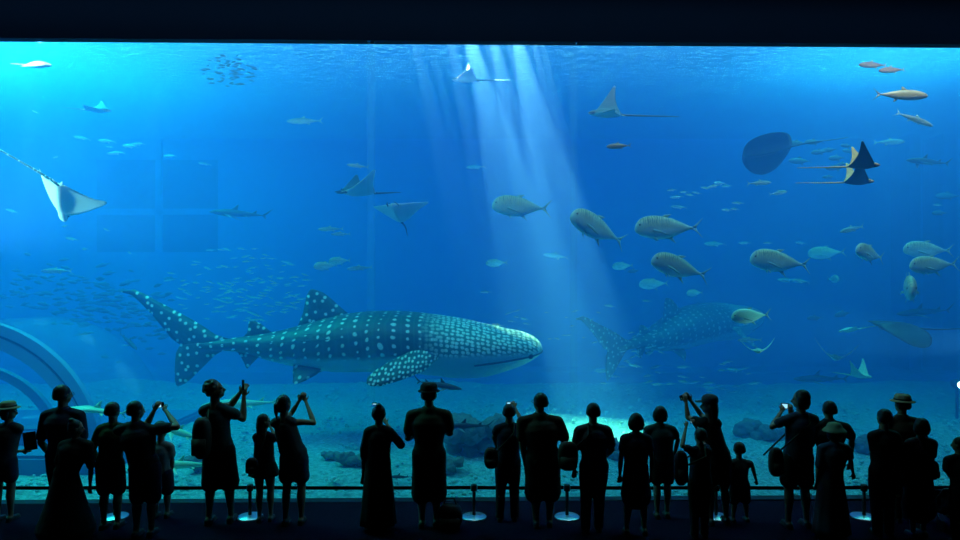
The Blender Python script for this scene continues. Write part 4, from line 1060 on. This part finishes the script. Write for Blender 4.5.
    if hair in ('long', 'pony'):
        for k in range(9):
            t = .1 + (PI - .2) * k / 8; tube(b2, [hp(.60 * math.cos(t), -.2 - .5 * math.sin(t), .2), hp(.55 * math.cos(t), -.3 - .5 * math.sin(t), -.6), hp(.5 * math.cos(t), -.35 - .40 * math.sin(t), (-2.0 if hair == 'long' else -.7))],
                                                   [.26 * hd, .26 * hd, .16 * hd], 8)
    if hair == 'pony':
        tube(b2, [hp(0, -.85, .35), hp(0, -1.2, .1), hp(0, -1.2, -.7), hp(0, -1.05, -1.5)], [.2 * hd, .26 * hd, .22 * hd, .08 * hd], 10)
    if hair == 'bun':
        ellipsoid(b2, hp(.05, -.5, 1.0), (.36 * hd, .36 * hd, .32 * hd), 12, q)
        for k in range(7):
            t = PI * k / 6; tube(b2, [hp(.6 * math.cos(t), -.25 - .45 * math.sin(t), .1), hp(.45 * math.cos(t), -.3 - .4 * math.sin(t), -.55)], [.22 * hd, .16 * hd], 8)
    if hair == 'curly':
        for k in range(34):
            t = rk.uniform(0, 2 * PI); ph = rk.uniform(-.2, 1.4); ellipsoid(b2, hp(.80 * math.cos(t) * math.cos(ph), -.18 + .72 * math.sin(t) * math.cos(ph) - .1, .22 + .82 * math.sin(ph)), (.2 * hd,) * 3, 7)
    if hair != 'bald': kid('hair', b2, hm, .010, 1)
    # ---- hats
    if hat:
        kind, hm2 = hat; b2 = bmesh.new()
        if kind == 'brim': prof = [(1.28, .42), (1.25, .47), (.92, .58), (.86, .72), (.82, 1.02), (.66, 1.22), (.3, 1.28), (.0, 1.28), (.0, 1.1), (.8, .5), (1.23, .38), (1.28, .42)]
        elif kind == 'sun': prof = [(1.42, .12), (1.40, .18), (1.15, .48), (.95, .62), (.88, .86), (.72, 1.12), (.35, 1.24), (.0, 1.26), (.0, 1.1), (.8, .55), (1.36, .08), (1.42, .12)]
        elif kind == 'felt': prof = [(1.12, .40), (1.10, .46), (.90, .52), (.88, .75), (.84, 1.0), (.66, 1.2), (.3, 1.22), (.0, 1.18), (.0, 1.1), (.8, .5), (1.08, .36), (1.12, .40)]
        else: prof = [(.90, .35), (.92, .45), (.90, .75), (.75, 1.02), (.4, 1.2), (0, 1.24), (0, 1.1), (.84, .4), (.90, .35)]
        lathe(b2, [(r_ * hd, z_ * hd) for r_, z_ in prof], 28)
        if kind == 'cap':
            rs = []
            for i in range(5):
                u = i / 4; y = (.72 + .85 * u) * hd; w_ = .62 * hd * math.sqrt(max(.02, 1 - u ** 2.4)); z = (.48 - .10 * u) * hd
                rs.append([(-w_, y, z - .05 * hd), (0, y + .04 * hd, z + .06 * hd), (w_, y, z - .05 * hd), (w_, y, z - .10 * hd), (0, y + .04 * hd, z + .0 * hd), (-w_, y, z - .10 * hd)])
            rings(b2, rs)
        ho = from_bm('hat', b2, hm2, body); ho.location = hc + Rz @ Vector((0, -.10 * hd, 0)); ho.rotation_euler = Rz.to_euler()
        if kind != 'cap':
            b3 = bmesh.new(); lathe(b3, [(.90 * hd, .60 * hd), (.91 * hd, .62 * hd), (.88 * hd, .76 * hd), (.86 * hd, .76 * hd), (.86 * hd, .60 * hd)], 28); from_bm('hat_band', b3, CL['black'], ho)
    person.last = dict(O=O, s=s, hc=hc + O, SH=[v + O for v in SH], AN=[(e + O, w_ + O) for e, w_ in AN], hip=hipc + O, pm=pm, Y=Y, sw=sw, P=lambda x, y, dy=0: P(x, y, dy) + O, hd=hd, Rz=Rz)
    return body

def phone(label, px, py, Y, lit=True, w_=.075, h=.145, rot=0, cat='phone', tiltx=0, group=None):
    """a phone held upright with its screen towards the hall"""
    o = empty(cat.replace(' ', '_'), at(px, py, Y), (R(tiltx), R(rot), 0)); tag(o, label, cat, group)
    bm = bmesh.new(); box(bm, -w_ / 2, w_ / 2, -.005, .005, -h / 2, h / 2, .003); from_bm('casing', bm, M_PLASTIC, o, smooth=False)
    bm = bmesh.new(); box(bm, -w_ / 2 + .006, w_ / 2 - .006, -.0066, -.0052, -h / 2 + .012, h / 2 - .012); from_bm('screen', bm, M_SCREEN if lit else M_PLASTIC, o, smooth=False)
    bm = bmesh.new(); lathe(bm, [(0, 0), (.008, 0), (.008, .003), (0, .003)], 12); l = from_bm('lens', bm, M_EYE, o); l.rotation_euler = (-PI / 2, 0, 0); l.location = (w_ * .25, .005, h * .4)
    return o
def camera_(label, px, py, Y, lit=True, rot=0, s=1.0):
    o = empty('compact_camera', at(px, py, Y), (0, R(rot), 0)); o.scale = (s, s, s); tag(o, label, 'camera')
    bm = bmesh.new(); box(bm, -.055, .055, -.012, .012, -.033, .033, .006); from_bm('casing', bm, M_PLASTIC, o, smooth=False)
    bm = bmesh.new(); box(bm, -.045, .025, -.0136, -.0122, -.026, .026); from_bm('screen', bm, M_SCREEN if lit else M_PLASTIC, o, smooth=False)
    bm = bmesh.new(); lathe(bm, [(0, 0), (.026, 0), (.026, .02), (.022, .022), (.022, .035), (0, .035)], 18); l = from_bm('lens', bm, M_PLASTIC, o); l.rotation_euler = (-PI / 2, 0, 0); l.location = (.012, .012, 0)
    return o
def bag(label, name, cat, c, r, strap=None, m=None):
    o = empty(name, c); tag(o, label, cat)
    bm = bmesh.new(); ellipsoid(bm, (0, 0, 0), r, 16)
    for v in bm.verts:
        for k in range(3):
            v.co[k] = math.copysign(abs(v.co[k] / r[k]) ** .75, v.co[k]) * r[k]
    from_bm('pouch', bm, m or M_LEATH, o)
    bm = bmesh.new(); box(bm, -r[0] * .8, r[0] * .8, -r[1] * 1.12, -r[1] * .8, -r[2] * .75, r[2] * .05, .01); from_bm('pocket', bm, m or M_LEATH, o)
    if strap:
        for st_ in strap:
            bm = bmesh.new(); tube(bm, [Vector(p) - Vector(c) for p in st_], .011, 6); from_bm('strap', bm, m or M_LEATH, o)
    return o
def glasses(body):
    L = person.last; hd, Rz = L['hd'], L['Rz']; c = L['hc'] - L['O']
    q = lambda x, y, z: c + Rz @ Vector((x * hd, y * hd, z * hd))
    bm = bmesh.new()
    for sg in (-1, 1):
        tube(bm, [q(sg * (.30 + .22 * math.cos(2 * PI * k / 14)), .82, .02 + .16 * math.sin(2 * PI * k / 14)) for k in range(15)], .022 * hd, 6, up=(0, 1, 0))
        tube(bm, [q(sg * .52, .82, .05), q(sg * .80, .5, .06), q(sg * .84, 0, .04)], .022 * hd, 6)
    tube(bm, [q(-.1, .84, .04), q(.1, .84, .04)], .022 * hd, 6)
    from_bm('glasses', bm, M_PLASTIC, body)

def shoulder_strap(side, c, w_=.0):
    """strap of a bag at c over the shoulder on that side"""
    L = person.last; sh = L['SH'][side] + Vector((0, 0, .045)); n = L['SH'][1 - side].lerp(L['SH'][side], .7) + Vector((0, 0, .06))
    y = L['O'].y
    return [[Vector((c[0], y - .10, c[2])), Vector((n.x, y - .115, n.z - .10)), n + Vector((0, -.03, .01)), Vector((n.x, y + .10, n.z - .08)), Vector((c[0], y + .08, c[2]))]]

P_ = person
P_('woman in a wide-brimmed hat at the left edge, facing right and holding out a tablet', 3, 522, 403, face=-78, headx=6, arms=(None, (11, 452, .10, 21, 451, .16)), shirt='grey', low='shorts', lowc='navy', hat=('brim', M_STRAW), hair='bob', female=True, hem=.6, shw=26)
phone('dark tablet held out by the woman at the left edge', 30, 441, 7.98, lit=False, w_=.165, h=.225, rot=-8, cat='tablet')
glasses(P_('tall man in glasses near the left edge, standing behind a woman in a flaring dress', 62, 527, 385, shirt='navy', lowc='black', hem=.12, arms=((41, 442, .02, 52, 458, .22), (83, 442, .02, 74, 456, .2)), shw=41, headx=1, face=-25, sleeve=.8))
P_('short woman in a long flaring dark dress in front of the tall man in glasses', 66, 536, 420, shirt='black', low='dress', hem=.80, flare=2.0, face=-60, headx=10, hair='bun', female=True, shw=32, arms=(None, (91, 468, .05, 90, 486, .08)), sleeve=.9)
P_('boy with one hand on his hip, left of the person raising a camera', 110, 529, 402, shirt='green', low='shorts', lowc='black', hem=.9, shw=31, headx=3, arms=((93, 450, .0, 99, 463, .14), None), sk=1)
P_('person in a loose top raising a camera to the right with both bent arms', 143, 537, 401, shirt='black', low='shorts', lowc='navy', hem=1.0, shw=42, headx=-7, lean=2, arms=((147, 424, .30, 154, 411, .32), (177, 427, .08, 166, 411, .30)), bulk=1.05, face=-35, sleeve=.6)
camera_('compact camera raised by the person in a loose top', 159.5, 405, 7.74, rot=-6)
P_('child in a short-sleeved shirt mostly hidden behind the person in a loose top', 161, 518, 421, shirt='white', low='shorts', lowc='navy', hem=.9, shw=24, child=True, arms=(None, (172, 462, .02, 170, 476, .04)))
P_('curly-haired man with a backpack, looking up and raising a phone to the right', 219, 524, 380, shirt='teal', low='shorts', lowc='black', hem=1.05, flare=1.15, shw=30, headx=-4, face=-80, nod=16, hair='curly', arms=((231, 405, .22, 240, 393, .24), (243, 419, .10, 244, 397, .18)), legs=[(-.12, 0), (.12, .06)], sk=1)
phone('phone held up on edge by the curly-haired man with a backpack', 243, 385, 7.96, lit=False, w_=.03, h=.13)
L = person.last; c = at(202, 438, 7.56); bag('dark backpack on the back of the curly-haired man', 'backpack', 'backpack', c, (.105, .10, .25), [[c + Vector((.06, .02, .20)), L['SH'][0] + Vector((.06, 0, .06)), L['SH'][0] + Vector((.10, .14, -.02)), c + Vector((.12, .22, -.15)), c + Vector((.06, .05, -.2))]])
P_('long-haired girl with a small purse looking toward the raised phones', 264, 522, 414, shirt='wine', low='skirt', lowc='black', hem=.14, flare=1.1, face=-65, hair='long', female=True, shw=21, arms=((258, 445, .05, 262, 456, .18), (277, 440, .10, 271, 428, .20)), child=False, legs=[(-.07, 0), (.09, .04)])
c = at(252, 466, 7.62); bag('small dark purse hanging at the hip of the long-haired girl', 'purse', 'bag', c, (.075, .05, .10), shoulder_strap(1, c))
P_('slim girl in a sleeveless top and shorts raising a phone with both hands', 293, 525, 395, shirt='grey', low='shorts', lowc='denim', hem=.62, flare=1.15, headx=-9, lean=1, face=-28, hair='pony', female=True, shw=25, arms=((291, 414, .28, 299, 401, .30), (314, 423, .10, 306, 402, .28)), sleeve=0, legs=[(-.10, 0), (.10, .03)])
phone('small phone held up sideways by the slim girl in shorts', 302, 397, 8.05, lit=False, w_=.10, h=.05)
P_('woman with hair in a bun and a long dark skirt, one elbow out', 378, 530, 405, shirt='black', low='skirt', lowc='black', hem=.80, flare=1.12, hair='bun', female=True, shw=28, headx=1, arms=((364, 450, .0, 363, 476, .04), (401, 445, .06, 387, 424, .28)), sleeve=1.3)
phone('glowing phone held just above the head of the woman with a bun', 374.5, 404, 7.90, w_=.055, h=.035)
P_('broad man in a brimmed hat and long shorts beneath the whale shark chin', 429, 527, 385, shirt='olive', low='shorts', lowc='black', hem=1.25, flare=1.2, shw=43, bulk=1.12, arms=((408, 438, .05, 419, 431, .26), (450, 433, .05, 439, 428, .26)), hat=('felt', CL['black']), sleeve=.7)
c = at(450, 514, 7.60); o = bag('dark holdall standing on the floor beside the man in the brimmed hat', 'holdall', 'bag', Vector((c.x, 7.60, .155)), (.15, .11, .155))
b2 = bmesh.new(); tube(b2, [(-.08, 0, .12), (-.05, 0, .21), (.05, 0, .21), (.08, 0, .12)], .010, 6); from_bm('handle', b2, M_LEATH, o)
P_('woman in trousers raising a small camera with her right arm, bag at her side', 508, 521, 404, shirt='navy', low='trousers', lowc='black', shw=29, female=True, headx=1, arms=((494, 437, .02, 499, 452, .12), (523, 424, .08, 515, 408, .22)), sleeve=.5, legs=[(-.12, 0), (.10, .02)], hair='short')
camera_('compact camera with a glowing screen over the head of the woman in trousers', 510, 404, 8.17, s=.85)
c = at(491, 458, 7.74); bag('dark handbag at the hip of the woman in trousers', 'handbag', 'bag', c, (.085, .06, .13), shoulder_strap(1, c))
glasses(P_('heavy man in glasses with hanging arms, standing beside the woman in trousers', 543, 527, 393, shirt='brown', low='shorts', lowc='black', hem=1.15, flare=1.25, shw=44, bulk=1.28, headx=-3, face=28, arms=((522, 440, .0, 526, 466, .06), (565, 440, .02, 560, 462, .14)), sleeve=.85))
P_('man with flat-topped hair and a bag slung from his left shoulder', 594, 532, 403, shirt='grey', low='trousers', lowc='black', shw=35, bulk=1.05, headx=-1, arms=(None, (612, 449, .0, 603, 459, .18)), sleeve=.75, legs=[(-.11, 0), (.07, .04)])
c = at(568, 456, 7.36); bag('dark shoulder bag hanging left of the man with flat-topped hair', 'shoulder_bag', 'bag', c, (.12, .07, .17), shoulder_strap(0, c))
P_('bob-haired girl in a plain dress standing still with arms down', 636, 535, 413, shirt='navy', low='dress', hem=.36, flare=1.05, hair='bob', female=True, shw=30, sleeve=.5, legs=[(-.13, 0), (.12, .02)])
P_('woman with short round hair in shorts between the bob-haired girl and the capped woman', 663, 518, 406, shirt='teal', low='shorts', lowc='black', hem=.75, shw=31, headx=-3, female=True, hair='bob', arms=(None, (678, 440, .0, 673, 460, .1)), sleeve=.6, legs=[(-.09, 0), (.07, .02)])
P_('woman in a peaked cap pointing a camera to the left with both arms high', 717, 524, 396, Y=7.74, shirt='black', low='shorts', lowc='black', hem=.70, flare=1.2, headx=-8, lean=0, face=78, hair='long', female=True, shw=23, arms=((688, 418, .12, 686, 403, .18), (702, 416, .25, 691, 401, .28)), hat=('cap', CL['grey']), sleeve=.45, legs=[(-.08, 0), (.14, .04)])
camera_('dark camera held high to the left by the woman in a peaked cap', 684, 397, 8.00, lit=False, rot=-20)
P_('short girl with both arms up around a glowing phone, in front of the capped woman', 700, 538, 428, shirt='navy', low='trousers', lowc='black', headx=0, female=True, shw=22, face=20, arms=((682, 446, .0, 686, 427, .18), (704, 444, .2, 696, 427, .24)), sleeve=.5, hair='short')
phone('glowing phone between the raised hands of the short girl', 692, 421, 7.66, w_=.045, h=.06)
c = at(681, 468, 7.24); bag('slouchy dark bag hanging left of the short girl with the glowing phone', 'tote_bag', 'bag', c, (.08, .06, .20), shoulder_strap(1, c))
P_('small boy standing alone with arms held out from his sides', 740, 522, 442, shirt='grey', low='shorts', lowc='black', hem=.95, flare=1.1, child=True, shw=21, arms=((728, 466, .0, 730, 479, .05), (752, 465, .0, 756, 480, .04)), sleeve=.65, legs=[(-.13, 0), (.15, .02)], sk=1, headx=-1)
P_('woman with a rounded bob aiming a camera to the left, right of the small boy', 798, 528, 390, shirt='denim', low='shorts', lowc='black', hem=.75, flare=1.15, headx=3, face=55, hair='bob', female=True, shw=33, arms=((772, 427, .03, 781, 412, .20), (789, 428, .22, 790, 414, .26)), sleeve=.6, legs=[(-.12, 0), (.12, .03)])
camera_('camera with a bright screen aimed by the woman with a rounded bob', 785, 406, 7.95, rot=4)
c = at(776, 462, 7.40); bag('dark bag at the left hip of the woman with a rounded bob', 'handbag', 'bag', c, (.085, .06, .17), shoulder_strap(1, c))
P_('man standing behind a woman in a straw sun hat, only head and shoulders clear', 830, 524, 401, Y=7.80, shirt='black', low='trousers', lowc='black', shw=40, headx=-1, arms=(None, (852, 438, .0, 850, 462, .05)), sleeve=.8)
P_('short woman in a wide sun hat and a full-length skirt', 831, 538, 424, shirt='denim', low='skirt', lowc='grey', hem=.80, flare=1.25, hat=('sun', M_STRAW), hair='bob', female=True, shw=31, headx=3, arms=(None, (850, 458, .0, 853, 473, .05)), sleeve=.9)
P_('man with bare short hair at the left of the huddled group on the right', 884, 536, 409, shirt='black', low='trousers', lowc='black', shw=30, bulk=1.05, arms=((875, 450, .0, 874, 466, .14), None), sleeve=1.6, headx=0)
P_('tall man in a brimmed hat in the middle of the huddled group', 903, 522, 396, Y=7.84, shirt='brown', low='trousers', lowc='black', shw=40, headx=-1, hat=('brim', M_STRAW), sleeve=.9, bulk=1.1)
P_('woman with round hair at the right of the huddled group', 919, 537, 418, shirt='wine', low='dress', hem=.5, flare=1.15, hair='bob', female=True, shw=30, headx=2, arms=(None, (932, 458, .0, 931, 474, .1)), sleeve=.8)
c = at(933, 470, 7.34); bag('small bag against the right side of the huddled group', 'handbag', 'bag', c, (.06, .05, .11), shoulder_strap(0, c))
P_('person at the right edge with a bent elbow behind the stroller', 962, 545, 437, shirt='black', low='trousers', lowc='black', shw=28, headx=-3, face=40, arms=((947, 470, .0, 952, 480, .24), None), sleeve=.9)

# stroller at the right edge
st = empty('stroller', (at(945, 524, 7.75).x, 7.75, 0)); tag(st, 'folded-down dark stroller parked by the right edge beside the huddled group', 'stroller')
M_FRM = mat('stroller_frame', (.06, .06, .07), .4, metal=.5)
bm = bmesh.new(); box(bm, -.17, .17, -.16, .18, .18, .24, .02); box(bm, -.17, .17, -.20, -.15, .18, .44, .02); from_bm('seat', bm, CL['navy'], st)
bm = bmesh.new(); rs = []
for i in range(9):
    t = PI * i / 8 * .62; rs.append([(-.20, -.20 + .26 * math.sin(t), .26 + .22 * math.cos(t)), (.20, -.20 + .26 * math.sin(t), .26 + .22 * math.cos(t)), (.20, -.20 + .245 * math.sin(t), .26 + .205 * math.cos(t)), (-.20, -.20 + .245 * math.sin(t), .26 + .205 * math.cos(t))])
rings(bm, rs); from_bm('canopy', bm, CL['denim'], st)
bm = bmesh.new()
for sg in (-1, 1):
    tube(bm, [(sg * .19, .22, .09), (sg * .19, -.05, .26), (sg * .19, -.24, .50)], .012, 8); tube(bm, [(sg * .19, -.22, .09), (sg * .19, 0, .26)], .012, 8)
tube(bm, [(-.19, -.24, .50), (.19, -.24, .50)], .014, 8); from_bm('frame', bm, M_FRM, st)
for sx in (-1, 1):
    for sy in (-1, 1):
        bm = bmesh.new(); lathe(bm, [(0, -.012), (.05, -.014), (.068, -.012), (.075, 0), (.068, .012), (.05, .014), (0, .012)], 22); wv = from_bm('wheel', bm, M_PLASTIC, st)
        wv.rotation_euler = (0, PI / 2, 0); wv.location = (sx * .20, sy * .22, .075)

# ---------------------------------------------------------------- low barrier between the visitors and the glass
M_STEEL = mat('brushed_post', (.05, .05, .06), .4, metal=.6); M_BASE = mat('disc_base', (.55, .58, .62), .28, metal=.85)
M_BELT = mat('black_belt', (.012, .012, .014), .8)
YP = 8.0
posts = [-60, 30, 115, 250, 474, 567, 716, 864, 1010]
where = ['off to the side', 'behind the flaring dress', 'right of the boy with hand on hip', 'left of the long-haired girl', 'left of the woman in trousers', 'right of the heavy man',
         'left of the small boy', 'left of the huddled group', 'right']
proto = None
for k, px in enumerate(posts):
    if px < 60 or px > 960: continue
    x = at(px, 500, YP).x
    if proto is None:
        proto = empty('barrier_post')
        bm = bmesh.new(); lathe(bm, [(0, 0), (.155, 0), (.157, .006), (.15, .014), (.05, .022), (.03, .03), (0, .03)], 40); from_bm('base', bm, M_BASE, proto)
        bm = bmesh.new(); lathe(bm, [(0, .02), (.021, .02), (.021, .33), (0, .33)], 20); from_bm('post', bm, M_STEEL, proto)
        bm = bmesh.new(); lathe(bm, [(0, .33), (.038, .33), (.040, .34), (.040, .395), (.034, .408), (0, .41)], 24); from_bm('belt_head', bm, M_PLASTIC, proto)
        o = proto
    else: o = dup(proto)
    o.location = (x, YP, 0); tag(o, 'low barrier post on a round disc base, ' + where[k], 'barrier post')
for k in range(1, len(posts) - 2):
    xa, xb = at(posts[k] if k > 1 else -40, 500, YP).x + (.042 if k > 1 else 0), at(posts[k + 1], 500, YP).x - .042
    bm = bmesh.new(); n = 12; rs = []
    for i in range(n + 1):
        u = i / n; x = xa + (xb - xa) * u; z = .368 - .006 * math.sin(PI * u)
        rs.append([(x, YP - .0015, z - .022), (x, YP + .0015, z - .022), (x, YP + .0015, z + .022), (x, YP - .0015, z + .022)])
    rings(bm, rs)
    tag(from_bm('barrier_belt', bm, M_BELT, smooth=False), 'black barrier belt stretched to the post ' + where[k + 1].replace('with a hand on his hip', 'with hand on hip'), 'barrier belt')
xa, xb = at(posts[7], 500, YP).x + .042, at(1000, 500, YP).x
bm = bmesh.new(); box(bm, xa, xb, YP - .0015, YP + .0015, .346, .390); tag(from_bm('barrier_belt', bm, M_BELT, smooth=False), 'black barrier belt running off the right edge of the row', 'barrier belt')
